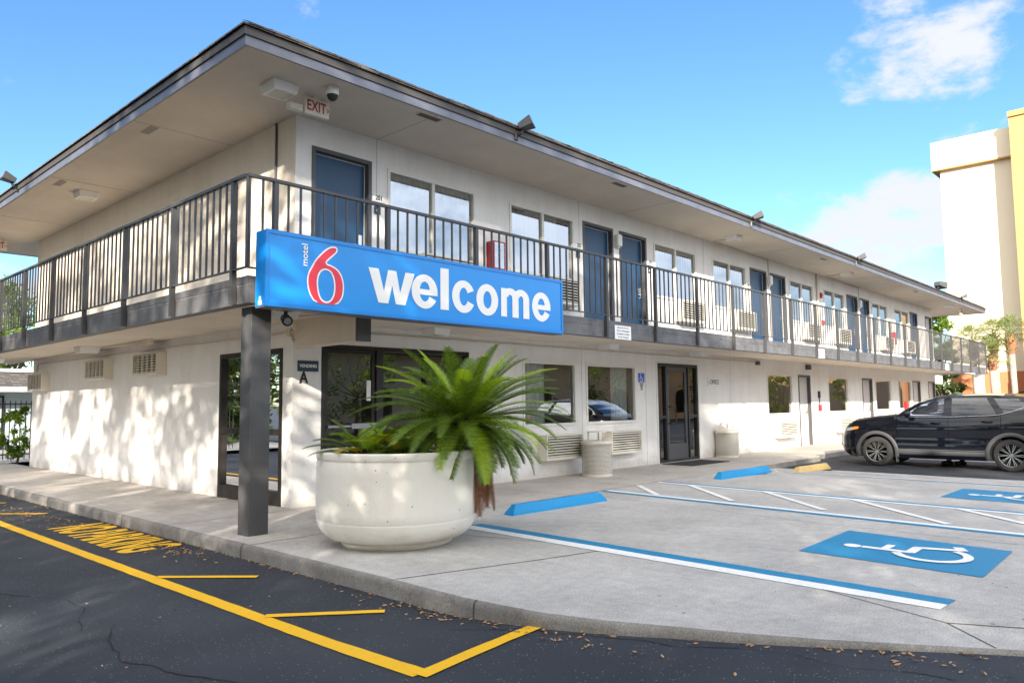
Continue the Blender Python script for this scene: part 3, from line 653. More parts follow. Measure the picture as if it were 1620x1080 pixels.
for x,l in((14.26,'fourth'),(21.32,'sixth')): pipe('thin ceiling conduit running down to the lamp by the %s upstairs blue door'%l,[(x-3.2,-.65,ZF-.02),(x-3.2,-.1,ZF-.02),(x,-.02,ZF-.03),(x,-.02,4.62)],.012,'soffit')
b=MB().box(13.3,13.42,-.08,0,2.2,2.3);tag(b.build('junction_box',M['grey']),'small dark box at the far end of the front wall conduit','electrical box')
b=MB().box(15.05+1.5,15.2+1.5,-.12,0,2.16,2.3);tag(b.build('junction_box',M['grey']),'small dark box high on the wall above the first pale ground floor door','electrical box')
b=MB().box(-.34,-.26,3.7,3.95,2.28,2.359);tag(b.build('junction_box',M['soffit']),'small beige box under the left walkway ceiling near the wall air conditioners','electrical box')
b=MB().box(-.06,.0,-.0,.06,2.16,2.26);tag(b.build('junction_box',M['soffit']),'small beige conduit box at the corner of the left wall','electrical box')
# ------------------------------------------------------------------ air conditioners
def ac(label,loc,rz,W=1.04,H=.43,D=.22,n=8,grid=False):
    t=thing('air_conditioner',label,'air conditioner',loc,rz,'cream wall air conditioners')
    h=MB();t_=.025
    h.box(0,W,-D,0,H-t_,H);h.box(0,W,-D,0,0,t_+.02);h.box(0,t_,-D,0,t_+.02,H-t_);h.box(W-t_,W,-D,0,t_+.02,H-t_)
    h.build('housing',M['cream'],t,bev=.004)
    d=MB();d.box(t_,W-t_,-D+.05,-.01,t_+.02,H-t_);d.build('core',M['dark'],t)
    g=MB();zz=t_+.02
    for i in range(n):
        z=zz+(H-t_-zz)*(i+.5)/n
        g.poly([(t_,-D+.002,z-.007),(W-t_,-D+.002,z-.007),(W-t_,-D+.03,z+.010),(t_,-D+.03,z+.010)]);g.box(t_,W-t_,-D+.001,-D+.006,z-.013,z-.005)
    if grid:
        for i in range(1,5): x=W*i/5;g.box(x-.012,x+.012,-D+.0005,-D+.03,t_+.02,H-t_)
    g.build('grille',M['cream'],t)
    return t
for x,l in((4.72,'cream air conditioner below the left plain window behind the palm fronds'),(6.62,'cream air conditioner below the window beside the office door, behind a bin'),(14.22,'cream air conditioner below the window right of the office sign'),(18.6,'cream air conditioner below the second blinded ground floor window'),(22.95,'ground floor air conditioner under the window behind the car bonnet'),(25.6,'ground floor air conditioner farthest along, hidden by the car')):
    ac(l,(x,0,.30),0,1.02 if x<14 else 1.15)
up=[(2.0,'upstairs air conditioner under the window right of door 201'),(4.70,'upstairs air conditioner behind the right end of the blue sign'),(9.36,'upstairs air conditioner under the window right of door 203'),(12.0-.02,'upstairs air conditioner just left of the fourth blue door'),(16.35,'upstairs air conditioner just left of the vertical pipe'),(18.9,'upstairs air conditioner under the sixth upstairs window'),(23.3,'upstairs air conditioner under the seventh upstairs window'),(25.9,'upstairs air conditioner under the farthest upstairs window')]
for x,l in up: ac(l,(x,0,3.03),0,1.03,.47)
for y,l in((3.80,'cream air conditioner high on the left side wall, nearest the dark post'),(6.09,'cream air conditioner high on the left side wall, middle one of three'),(9.71,'cream air conditioner at the far left end of the side wall')):
    ac(l,(0,y+.97,1.80 if y<9 else 1.66),-PI/2,.97,.37,.17,7,True)
# ------------------------------------------------------------------ welcome sign
SX0,SX1,SY0,SY1,SZ0,SZ1=-1.51,2.99,-2.0,-1.812,2.235,2.975
sg=thing('welcome_sign','long blue box sign reading welcome with a red numeral, on the balcony rail','sign',((SX0+SX1)/2,-1.9,SZ0));sg.location=(0,0,0)
b=MB();b.box(SX0,SX1,SY0+.004,SY1,SZ0,SZ1);b.build('cabinet',M['signblue2'],sg,bev=.006)
b=MB();w_=.035;b.box(SX0,SX1,SY0-.008,SY0+.003,SZ1-w_,SZ1+.003);b.box(SX0,SX1,SY0-.008,SY0+.003,SZ0-.003,SZ0+w_);b.box(SX0-.003,SX0+w_,SY0-.008,SY0+.003,SZ0+w_,SZ1-w_);b.box(SX1-w_,SX1+.003,SY0-.008,SY0+.003,SZ0+w_,SZ1-w_);b.build('sign_frame',M['signblue2'],sg)
b=MB();b.poly([(SX0+w_,SY0,SZ0+w_),(SX1-w_,SY0,SZ0+w_),(SX1-w_,SY0,SZ1-w_),(SX0+w_,SY0,SZ1-w_)]);b.build('sign_face',M['signblue'],sg)
b=MB();b.box(SX0,SX1,SY0+.01,SY1-.01,SZ0-.012,SZ0-.0005);b.build('bottom_tray',M['fascia'],sg)
# letters
def sx(x): return x
def ringstroke(cx,cz,rx,rz,w,a0,a1,n=28,wx=None):
    o=[];i_=[]
    wx=wx or w
    for k in range(n+1):
        a=math.radians(a0+(a1-a0)*k/n);o.append((cx+rx*math.cos(a),cz+rz*math.sin(a)));i_.append((cx+(rx-wx)*math.cos(a),cz+(rz-w)*math.sin(a)))
    return o,i_
class Gl:
    def __init__(s): s.mb=MB();s.k=0
    def y(s): s.k+=1;return SY0-.003-.0006*s.k
    def rect(s,x0,x1,z0,z1): y=s.y();s.mb.poly([(x0,y,z0),(x1,y,z0),(x1,y,z1),(x0,y,z1)])
    def strip(s,o,i_): y=s.y();s.mb.grid([[(a,y,b) for a,b in o],[(a,y,b) for a,b in i_]])
    def pol(s,pts):
        y=s.y();P=[Vector((a,y,b)) for a,b in pts];k=len(s.mb.v);s.mb.v+=[tuple(p) for p in P];s.mb.f+=[tuple(k+i for i in t) for t in tessellate_polygon([P])]
BZ,XZ=2.385,2.755   # baseline, x-height
def gw(x0,x1):
    g=Gl();W=x1-x0;f=lambda u,v:(x0+W*u,BZ+(XZ-BZ)*v)
    g.pol([f(0,1),f(.21,1),f(.325,.36),f(.41,1),f(.59,1),f(.675,.36),f(.79,1),f(1,1),f(.79,0),f(.58,0),f(.5,.55),f(.42,0),f(.21,0)]);return g
def ge(x0,x1):
    g=Gl();cx=(x0+x1)/2;cz=(BZ+XZ)/2;rx=(x1-x0)/2;rz=(XZ-BZ)/2+.012
    g.strip(*ringstroke(cx,cz,rx,rz,.082,0,332,40,.118));g.rect(x0+.06,x1-.002,cz-.038,cz+.026);return g
def gc(x0,x1):
    g=Gl();g.strip(*ringstroke((x0+x1)/2,(BZ+XZ)/2,(x1-x0)/2,(XZ-BZ)/2+.012,.088,26,334,40,.12));return g
def go(x0,x1):
    g=Gl();g.strip(*ringstroke((x0+x1)/2,(BZ+XZ)/2,(x1-x0)/2,(XZ-BZ)/2+.012,.088,0,360,40,.12));return g
def gm(x0,x1):
    g=Gl();w=.118;g.rect(x0,x0+w-.012,BZ,XZ-.005);W=x1-x0
    xm=x0+W/2-w/2
    for a,b in((x0+.01,xm+w),(xm+.01,x1)):
        g.strip(*ringstroke((a+b)/2,XZ-.125,(b-a)/2,.13,.085,0,165,24,w));g.rect(b-w,b,BZ,XZ-.12)
    return g
L=[('w',gw(-.31,.33)),('e',ge(.285,.675)),('c',gc(.905,1.285)),('o',go(1.31,1.695)),('m',gm(1.75,2.285)),('e',ge(2.345,2.725))]
for n_,g_ in L: g_.mb.build('letter',M['white'],sg)
g_=Gl();g_.rect(.72,.852,BZ,2.875);g_.mb.build('letter',M['white'],sg)
text('small_lettering','motel',.098,(-1.083,SY0-.004,2.78),(0,0,1),(-1,0,0),M['white'],sg,bold=.012,depth=.001)
O6=[(-.965,2.31),(-1.01,2.36),(-1.045,2.43),(-1.06,2.52),(-1.05,2.60),(-1.01,2.67),(-.965,2.75),(-.90,2.82),(-.84,2.875),(-.78,2.91),(-.725,2.915),(-.697,2.893),(-.707,2.85),(-.76,2.805),(-.81,2.76),(-.84,2.725),(-.775,2.715),(-.70,2.685),(-.65,2.63),(-.622,2.555),(-.617,2.48),(-.63,2.40),(-.66,2.35),(-.70,2.31)]
H6=[(-.83,2.66),(-.79,2.65),(-.755,2.605),(-.735,2.53),(-.738,2.43),(-.768,2.36),(-.82,2.325),(-.88,2.34),(-.915,2.39),(-.935,2.49),(-.932,2.57),(-.905,2.63),(-.865,2.657)]
def smoothp(P,closed=True,fix=()):
    for _ in range(2):
        Q=[];n=len(P)
        for i in range(n):
            a,b=P[i],P[(i+1)%n]
            if (i in fix and (i+1)%n in fix) or False: Q+=[a,b]
            else: Q+=[(a[0]*.75+b[0]*.25,a[1]*.75+b[1]*.25),(a[0]*.25+b[0]*.75,a[1]*.25+b[1]*.75)]
        P=Q;fix=()
    return P
def offs(P,d):
    n=len(P);A=sum(P[i][0]*P[(i+1)%n][1]-P[(i+1)%n][0]*P[i][1] for i in range(n));sgn=1 if A>0 else -1;Q=[]
    for i in range(n):
        a,b=P[i-1],P[(i+1)%n];dx,dz=b[0]-a[0],b[1]-a[1];L_=math.hypot(dx,dz) or 1;Q.append((P[i][0]-sgn*dz/L_*d,P[i][1]+sgn*dx/L_*d))
    return Q
def six(outer,hole,y,name,m,par,s=1,o=(0,0)):
    A=[Vector((a*s+o[0],y,b*s+o[1])) for a,b in outer];Bh=[Vector((a*s+o[0],y,b*s+o[1])) for a,b in hole];mb=MB();mb.v=[tuple(p) for p in A+Bh];mb.f=[tuple(t) for t in tessellate_polygon([A,Bh])];return mb.build(name,m,par)
OO=smoothp(O6);HH=smoothp(H6)
six(OO,offs(HH,.004),SY0-.003,'numeral_outline',M['white'],sg)
ri=[(a,max(b,2.312)) for a,b in offs(OO,.015)]
ri=[(a,(2.306 if b<2.33 else b)) for a,b in ri]
six(ri,offs(HH,-.013),SY0-.0045,'numeral',M['red'],sg)
b=MB();b.box(SX0-.006,SX0-.003,-1.95,-1.885,2.245,2.29);b.box(SX0-.006,SX0-.003,-1.935,-1.90,2.29,2.33);b.build('white_sticker',M['white'],sg)
# ------------------------------------------------------------------ small signs
def plate(name,label,cat,x0,x1,z0,z1,m,y=-.012,th=.01,group=None):
    t=thing(name,label,cat,(0,0,0),0,group);MB().box(x0,x1,y,y+th,z0,z1).build('panel',M[m],t,bev=.002);return t
UX,UZ=(1,0,0),(0,0,1)
t=plate('vending_plate','navy plate reading VENDING beside the corner glass door','sign',.065,.37,1.72,1.86,'navy');text('lettering','VENDING',.058,(.217,-.0145,1.79),UX,UZ,M['white'],t,bold=.02)
t=thing('wall_letter','black letter A on the corner wall under the navy plate','letter');text('letter','A',.21,(.155,-.006,1.635),UX,UZ,M['black'],t,bold=.02,depth=.004,sx=.85)
for i,(x0,x1,n_) in enumerate([(1.235,1.435,'201'),(5.875,6.085,'202'),(8.325,8.545,'203'),(12.94,13.14,'204'),(15.40,15.60,'205')]):
    t=plate('room_number_plate','white plate reading %s beside its blue door upstairs'%n_,'sign',x0,x1,4.16,4.275,'plate',group='room number plates')
    text('lettering',n_,.10,((x0+x1)/2,-.0145,4.217),UX,UZ,M['black'],t,bold=.012,sx=.85)
    if i<3:
        t=plate('numeral_plate','tiny dark square plate with a 6 below number %s'%n_,'sign',x0+.02,x0+.13,3.98,4.10,'navy',group='small dark square plates');text('lettering','6',.09,(x0+.075,-.0145,4.04),UX,UZ,M['white'],t)
t=plate('accessible_sign','blue and white wheelchair sign on the wall left of the office door','sign',7.86,8.10,1.49,1.88,'white')
MB().box(7.868,8.092,-.0145,-.012,1.685,1.872).build('blue_panel',M['isoblue'],t);w=MB();wheelchair(w,(7.895,-.0155,1.695),UX,UZ,.165,(0,-1,0));w.build('wheelchair_symbol',M['white'],t)
for i,l in enumerate(('PARKING BY','DISABLED','PERMIT','ONLY')):text('lettering',l,.034,(7.98,-.0145,1.655-.04*i),UX,UZ,M['black'],t,bold=.015,sx=.8)
t=plate('office_sign','white plate reading OFFICE with an arrow, right of the office door','sign',10.76,11.33,1.63,1.82,'plate');text('lettering','\u2039 OFFICE',.15,(11.045,-.0145,1.725),UX,UZ,M['black'],t,sx=.85)
for x0,z1,l in((4.58,2.49,'paper notice on the balcony edge right of the blue sign'),(12.86,2.50,'paper notice on the balcony edge below the fourth blue door'),(24.6,2.5,'far paper notice on the balcony edge above the car')):
    t=plate('paper_notice',l,'sign',x0,x0+.45,z1-.22,z1,'white',-B-.012-.0,.006,'paper notices on the balcony edge')
    for i,s_ in enumerate(('Please Lock Your Car','We are not Responsible','for Damage To vehicles','Or Loss of Contents')):text('lettering',s_,.04,(x0+.225,-B-.0135,z1-.035-.049*i),UX,UZ,M['grey'],t,depth=.0005,sx=.88)
# exit signs
def exitsign(label,loc,rz=0):
    t=thing('exit_sign',label,'exit sign',loc,rz,'exit signs under the roof')
    b=MB();b.box(-.17,.17,-.03,.03,-.12,.09);b.build('box',M['cream'],t,bev=.008);b=MB();b.box(-.05,.05,-.03,.03,.09,.12);b.build('mount',M['cream'],t)
    text('lettering','EXIT',.185,(-.015,-.0325,-.015),UX,UZ,M['redpaint'],t,bold=.012,sx=.72);text('arrow','\u203a',.12,(.145,-.0325,-.015),UX,UZ,M['redpaint'],t)
    return t
t=exitsign('white exit sign with red letters at the roof corner above the walkway',(-.12,-.66,ZF-.12));b=MB();b.box(-.36,-.175,-.0,.09,-.1,-.02);b.build('emergency_lamp',M['cream'],t,bev=.01)
exitsign('exit sign at the far left end of the upstairs ceiling',(-.72,11.2,ZF-.12));exitsign('exit sign at the far right end of the upstairs ceiling',(30.9,-1.0,ZF-.14))
# ceiling lights
def clight(label,loc,s=1.0,rz=0):
    t=thing('ceiling_light',label,'lamp',loc,rz,'square ceiling lights')
    b=MB();a=.17*s
    k_=len(b.v);b.v+=[(-a,-a,0),(a,-a,0),(a,a,0),(-a,a,0),(-a*.86,-a*.86,-.11*s),(a*.86,-a*.86,-.11*s),(a*.86,a*.86,-.11*s),(-a*.86,a*.86,-.11*s)]
    b.f+=[(0,1,5,4),(1,2,6,5),(2,3,7,6),(3,0,4,7),(4,5,6,7),(0,3,2,1)];b.build('housing',M['plate'],t,bev=.006)
    b=MB();a*=.70;b.poly([(-a,-a,-.1125*s),(-a,a,-.1125*s),(a,a,-.1125*s),(a,-a,-.1125*s)]);b.build('lens',mat('lamp_lens',(.55,.53,.45),.4),t)
    return t
for l,p in (('square light under the roof corner near the exit sign',(-.62,-.66,ZF)),('square light under the roof over the left balcony',(-.64,5.81,ZF)),('square ceiling light above the upstairs window right of door 203',(10.96,-.67,ZF)),('square ceiling light above the fifth upstairs window',(18.15,-.74,ZF)),('far ceiling light near the right end of the upstairs walkway',(29.3,-.9,ZF)),
    ('square light under the left walkway ceiling',(-.48,6.0,ZSO)),('square light behind the camera at the corner of the lower ceiling',(-.75,-.95,ZSO)),('square light under the blue sign above the palm',(2.03,-.44,ZSO)),('square light over the window with the wheelchair sign',(6.43,-.31,ZSO)),('square light over the office door',(9.81,-.32,ZSO)),('square lamp at the far left of the lower ceiling',(-.9,10.3,ZSO))):
    clight(l,p,1.0 if p[0]<0 else .9)
for l,p in (('slot vent in the soffit over the left rail near the corner',(-1.1,1.9)),('narrow vent in the soffit above door 201',(1.26,-1.18)),('narrow vent in the soffit over the left rail, far one',(-1.15,5.5)),('narrow vent in the soffit above door 202',(5.63,-1.19)),('dark vent in the soffit over the fifth blue door',(15.3,-1.1)),('dark vent in the soffit above the eighth upstairs window',(24.0,-1.1))):
    t=thing('soffit_vent',l,'vent',(p[0],p[1],ZF),0 if p[0]>0 else PI/2,'soffit vents');b=MB();b.box(-.2,.2,-.06,.06,-.006,0);b.build('vent_frame',M['soffit'],t)
    b=MB();
    for i in range(5): b.box(-.18,.18,-.048+i*.021,-.036+i*.021,-.009,-.006)
    b.build('slats',M['frame'],t)
# dome camera, bullet camera
t=thing('dome_camera','white dome security camera beside the exit sign','camera',(-.16,-1.07,ZF));MB().lathe([(0,0),(.075,0),(.078,-.07),(.07,-.1)],24).build('housing',M['plate'],t,smooth=True);MB().lathe([(.066,-.098),(.062,-.125),(.045,-.155),(.02,-.17),(.001,-.173)],24).build('dome',M['blackmetal'],t,smooth=True)
t=thing('bullet_camera','black security camera hanging below the blue sign by the dark post','camera',(-1.06,-1.62,ZSO));t.location=(-1.05,-1.60,ZS)
b=MB();b.box(-.09,.09,-.05,.05,-.03,.0);b.lathe([(.02,-.03),(.02,-.09)],10);b.build('bracket',M['blackmetal'],t);b=MB();b.tube([(.03,.06,-.10),(-.04,-.10,-.145)],[.05,.055],16);b.build('body',M['blackmetal'],t,smooth=False);b=MB();b.tube([(-.04,-.10,-.145),(-.045,-.112,-.148)],[.036,.036],16);b.build('lens',M['chrome'],t)
# floodlights
def flood(label,loc,rz,tilt=.35,s=1.0):
    t=thing('floodlight',label,'lamp',loc,rz,'floodlights on the roof edge');t.scale=(s,s,s)
    b=MB();b.box(-.03,.03,-.03,.0,-.07,.03);b.tube([(0,-.02,.0),(0,-.09,.02),(0,-.11,.08)],.022);b.build('arm',M['blackmetal'],t)
    q=Matrix.Rotation(-tilt,3,'X');b=MB();k_=[(-.12,-.19,-.07),(.12,-.19,-.07),(.12,-.19,.07),(-.12,-.19,.07),(-.07,.02,-.045),(.07,.02,-.045),(.07,.02,.045),(-.07,.02,.045)]
    b.v=[tuple(q@Vector(p)+Vector((0,-.08,.12))) for p in k_];b.f=[(0,1,2,3),(4,7,6,5),(0,4,5,1),(1,5,6,2),(2,6,7,3),(3,7,4,0)];b.build('head',M['grey'],t,bev=.006)
    b=MB();b.v=[tuple(q@Vector(p)+Vector((0,-.08,.12))) for p in((-.1,-.193,-.052),(.1,-.193,-.052),(.1,-.193,.052),(-.1,-.193,.052))];b.f=[(0,1,2,3)];b.build('lens',M['lens'],t)
    return t
flood('black floodlight on the roof edge above the first upstairs window',(2.76,-1.36,5.16),.5)
flood('floodlight on the roof edge above the fourth upstairs window',(10.39,-1.36,5.16),.5);flood('floodlight on the roof edge above the fifth blue door',(17.04,-1.36,5.16),.5)
flood('floodlight on the roof edge nearest the far right corner',(29.1,-1.36,5.2),.5);flood('floodlight on the left roof edge above the side balcony',(-1.42,6.84,5.2),-PI/2)
flood('large floodlight standing on the roof near the tall hotel',(25.84,-1.3,5.33),1.3,-.2,1.7)
# wall lamps upstairs
for x,l in((7.21,'white wall lamp between doors 202 and 203'),(14.265,'white wall lamp between the fourth and fifth blue doors'),(21.32,'white wall lamp between the sixth and seventh blue doors')):
    t=thing('wall_lamp',l,'lamp',(x,0,4.5),0,'white wall lamps');b=MB();b.box(-.08,.08,-.11,0,-.13,.12);b.build('shade',M['plate'],t,bev=.03);b=MB();b.box(-.05,.05,-.06,-.001,-.155,-.13);b.build('base',M['cream'],t)
for x,z,l in((17.95,4.45,'red alarm bell upstairs left of the sixth window'),(18.0,3.62,'small red alarm box upstairs left of the sixth window')):
    t=thing('fire_alarm',l,'alarm',(x,0,z));b=MB();b.box(-.06,.06,-.05,0,-.08,.08);b.build('box',M['redpaint'],t,bev=.01);b=MB();b.lathe([(0,-.07),(.035,-.065),(.04,-.05)],12,axis='y');b.build('horn',M['redpaint'],t)
# fire extinguisher cabinet
t=thing('extinguisher_cabinet','red fire extinguisher cabinet on the upstairs wall between the first two windows','extinguisher cabinet',(3.52,0,3.46));b=MB();b.box(0,.27,-.02,0,0,.46);b.box(0,.02,-.17,0,0,.46);b.box(.25,.27,-.17,0,0,.46);b.box(.02,.25,-.17,0,.44,.46);b.box(.02,.25,-.17,0,0,.02)
b.build('case',M['redpaint'],t);b=MB();b.poly([(.02,-.165,.02),(.25,-.165,.02),(.25,-.165,.44),(.02,-.165,.44)]);b.build('pane',M['glass'],t);b=MB();b.lathe([(0,.03),(.05,.03),(.05,.3),(.02,.35),(.02,.38),(0,.38)],16,(.13,-.09,0));b.build('extinguisher',M['frondyellow'],t,smooth=True)
t=thing('extinguisher_cabinet','leaning red cabinet on the far upstairs wall before the eighth window','extinguisher cabinet',(24.75,0,3.3));b=MB();b.box(0,.15,-.14,0,0,.45);b.build('case',M['redpaint'],t,bev=.01);b=MB();b.box(.03,.12,-.145,-.141,.05,.4);b.build('pane',M['lens'],t)
t=thing('intercom_phone','black and red emergency phone on the wall beside the first pale door','phone',(17.45,0,1.05));b=MB();b.box(-.04,.04,-.05,0,.3,.5);b.bar((0,-.03,.1),(0,-.03,.3),.02);b.build('handset',M['blackmetal'],t);b=MB();b.box(-.06,.06,-.07,0,-.08,.1);b.build('box',M['redpaint'],t,bev=.01)
t=thing('red_post','short red post on the walk behind the car bonnet','post',(23.9,-.6,0));b=MB();b.box(-.05,.05,-.05,.05,0,1.2);b.build('shaft',M['redpaint'],t,bev=.01);b=MB();b.box(-.12,.12,-.1,.1,0,.04);b.build('foot',M['redpaint'],t)
# door mat
t=thing('door_mat','black rubber mat on the pavement at the office door','mat',(9.2,-.55,0));b=MB();b.box(-.78,.72,-.36,.36,.001,.012);b.build('rubber_sheet',M['mat'],t,bev=.004);t.rotation_euler=(0,0,-.03)
# ------------------------------------------------------------------ trash cans
def perforated():
    m,nt,p=newmat('perforated_steel');p.inputs['Base Color'].default_value=(.70,.67,.60,1);p.inputs['Roughness'].default_value=.5
    tc=N(nt,'ShaderNodeTexCoord');s=N(nt,'ShaderNodeSeparateXYZ');nt.links.new(tc.outputs['Object'],s.inputs[0])
    at=N(nt,'ShaderNodeMath',op='ARCTAN2');nt.links.new(s.outputs[1],at.inputs[0]);nt.links.new(s.outputs[0],at.inputs[1])
    u=N(nt,'ShaderNodeMath',op='MULTIPLY',i1=56/(2*PI));nt.links.new(at.outputs[0],u.inputs[0]);v=N(nt,'ShaderNodeMath',op='MULTIPLY',i1=46.);nt.links.new(s.outputs[2],v.inputs[0])
    fl=N(nt,'ShaderNodeMath',op='FLOOR');nt.links.new(v.outputs[0],fl.inputs[0]);h=N(nt,'ShaderNodeMath',op='MULTIPLY',i1=.5);nt.links.new(fl.outputs[0],h.inputs[0]);u2=N(nt,'ShaderNodeMath',op='ADD');nt.links.new(u.outputs[0],u2.inputs[0]);nt.links.new(h.outputs[0],u2.inputs[1])
    fu=N(nt,'ShaderNodeMath',op='FRACT');nt.links.new(u2.outputs[0],fu.inputs[0]);fv=N(nt,'ShaderNodeMath',op='FRACT');nt.links.new(v.outputs[0],fv.inputs[0])
    cb=N(nt,'ShaderNodeCombineXYZ');nt.links.new(fu.outputs[0],cb.inputs[0]);nt.links.new(fv.outputs[0],cb.inputs[1])
    d=N(nt,'ShaderNodeVectorMath',operation='DISTANCE');d.inputs[1].default_value=(.5,.5,0);nt.links.new(cb.outputs[0],d.inputs[0]);l=N(nt,'ShaderNodeMath',op='LESS_THAN',i1=.33);nt.links.new(d.outputs['Value'],l.inputs[0])
    t=N(nt,'ShaderNodeBsdfTransparent');mx=N(nt,'ShaderNodeMixShader');o=nt.nodes['Material Output'];nt.links.new(l.outputs[0],mx.inputs[0]);nt.links.new(p.outputs[0],mx.inputs[1]);nt.links.new(t.outputs[0],mx.inputs[2]);nt.links.new(mx.outputs[0],o.inputs[0]);return m
M['perf']=perforated()
def can(label,loc):
    t=thing('litter_bin',label,'bin',loc,.4,'perforated cream litter bins');r=.262
    MB().lathe([(r,.02),(r,.56)],48).build('drum',M['perf'],t,smooth=True)
    b=MB().lathe([(r-.03,.0),(r+.006,.0),(r+.006,.035),(r-.03,.035)],48).build('base_ring',M['cream'],t,smooth=False)
    b=MB().lathe([(r-.02,.54),(r+.012,.545),(r+.014,.60),(r-.01,.615),(.13,.60),(.12,.56)],48).build('rim',M['cream'],t,smooth=True)
    MB().lathe([(r-.035,.03),(r-.035,.54)],32).build('liner',mat('bin_liner',(.10,.09,.08),.8),t)
    b=MB()
    for a in(0,PI*2/3,PI*4/3): b.bar((.15*math.cos(a),.15*math.sin(a),.60),(.15*math.cos(a),.15*math.sin(a),.76),.03,.006)
    b.lathe([(0,.775),(.16,.775),(.165,.768),(.165,.758),(0,.758)],32);b.build('hood',M['cream'],t);return t
can('cream perforated litter bin in front of the window air conditioner',(5.72,-.52,0));can('cream perforated litter bin right of the office door',(11.14,-.25,0))
# ------------------------------------------------------------------ wheel stops
def wstop(label,a,b,m,z0=0,z1=0,chipped=False):
    a=Vector((*a,0));b=Vector((*b,0));d=(b-a).normalized();L=(b-a).length;t=thing('wheel_stop',label,'wheel stop',(a.x,a.y,z0),math.atan2(d.y,d.x),'concrete wheel stops')
    w=.075;h=.115;mb=MB();P=[]
    n=14
    for i in range(n+1):
        x=L*i/n;dx=.085 if i==0 else(-.085 if i==n else 0)
        u=lambda:R_.uniform(-.003,.003)
        P.append([(x,-w,0),(x+dx*.15,-w+.006+u(),.03),(x+dx,-w*.55+u(),h-.012),(x+dx,-w*.4,h+u()),(x+dx,w*.4,h+u()),(x+dx,w*.55,h-.012),(x+dx*.15,w-.006,.03),(x,w,0)])
    mb.grid(P);mb.poly(P[0]);mb.poly(P[-1][::-1]);o=mb.build('block',M[m],t,fixn=True)
    mb=MB()
    for x in(L*.16,L*.84): mb.lathe([(0,h+.004),(.014,h+.004),(.014,h-.004)],10,(x,0,0))
    mb.build('bolt',M['chrome'] if chipped else M[m],t);return t
wstop('blue wheel stop nearest the planter',(1.275,-2.54),(3.02,-2.60),'stopblue');wstop('blue wheel stop beyond the hatched bay, in front of the office door',(6.35,-2.50),(8.05,-2.60),'stopblue')
wstop('worn yellow wheel stop beside the black car',(8.98,-2.72),(10.35,-2.80),'stopyellow',-.085,0,True)
# ------------------------------------------------------------------ planter and cycads
PX,PY=-.55,-2.80
t=thing('planter','huge round cream concrete planter on the pavement corner','planter',(PX,PY,0))
prof=[(.50,.0),(.52,.0),(.525,.035),(.50,.05),(.55,.055),(.64,.075),(.70,.125),(.732,.18),(.746,.235),(.747,.242),(.7445,.245),(.747,.249),(.752,.33),(.752,.5),(.75,.66),(.746,.775),(.742,.785),(.747,.79),(.751,.80),(.751,.847),(.748,.855),(.742,.857),(.695,.857),(.69,.856),(.687,.85),(.67,.74),(.66,.6)]
MB().lathe(prof,96).build('pot',M['potcream'],t,smooth=True)
MB().lathe([(.0,.775),(.3,.78),(.5,.765),(.66,.74)],32).build('soil',M['soil'],t,smooth=True)
def frond(L,elev,az_,droop,m,par,wid=.115,nl=58,fold=.35,origin=(0,0,0),curl=0,name='frond'):
    """rachis as a bending curve + many narrow leaflets"""
    b=MB();p=Vector(origin);d=Vector((math.cos(az_)*math.cos(elev),math.sin(az_)*math.cos(elev),math.sin(elev)));side=Vector((-math.sin(az_),math.cos(az_),0))
    n=16;pts=[p.copy()];dirs=[d.copy()];e=elev
    for i in range(n):
        e-=droop/n*(0.5+1.2*i/n);a2=az_+curl*i/n
        d=Vector((math.cos(a2)*math.cos(e),math.sin(a2)*math.cos(e),math.sin(e)));p=p+d*L/n;pts.append(p.copy());dirs.append(d.copy())
    b.tube(pts,[.008*(1-.8*i/n) for i in range(n+1)],4,False)
    for k in range(nl):
        t_=.10+.90*k/nl;f=t_*n;i=min(int(f),n-1);q=pts[i].lerp(pts[i+1],f-i);d=dirs[i]
        up=side.cross(d).normalized()*-1
        if up.z<0 and elev<1.2: pass
        ll=wid*1.18*(math.sin(PI*min(1,(t_*.90+.07)))**.5)*R_.uniform(.92,1.06)*(1.0 if t_<.92 else .85)
        w=.0050
        for s_ in(-1,1):
            v=(side*s_*math.cos(fold)+up*math.sin(fold)+d*(.22+.55*t_)).normalized();mid=q+v*ll*.55;tip=q+v*ll-Vector((0,0,.007))+d*.006
            wv=d*w
            b.poly([q-wv,q+wv,mid+wv*.85,mid-wv*.85]);b.poly([mid-wv*.85,mid+wv*.85,tip])
    return b.build(name,m,par)
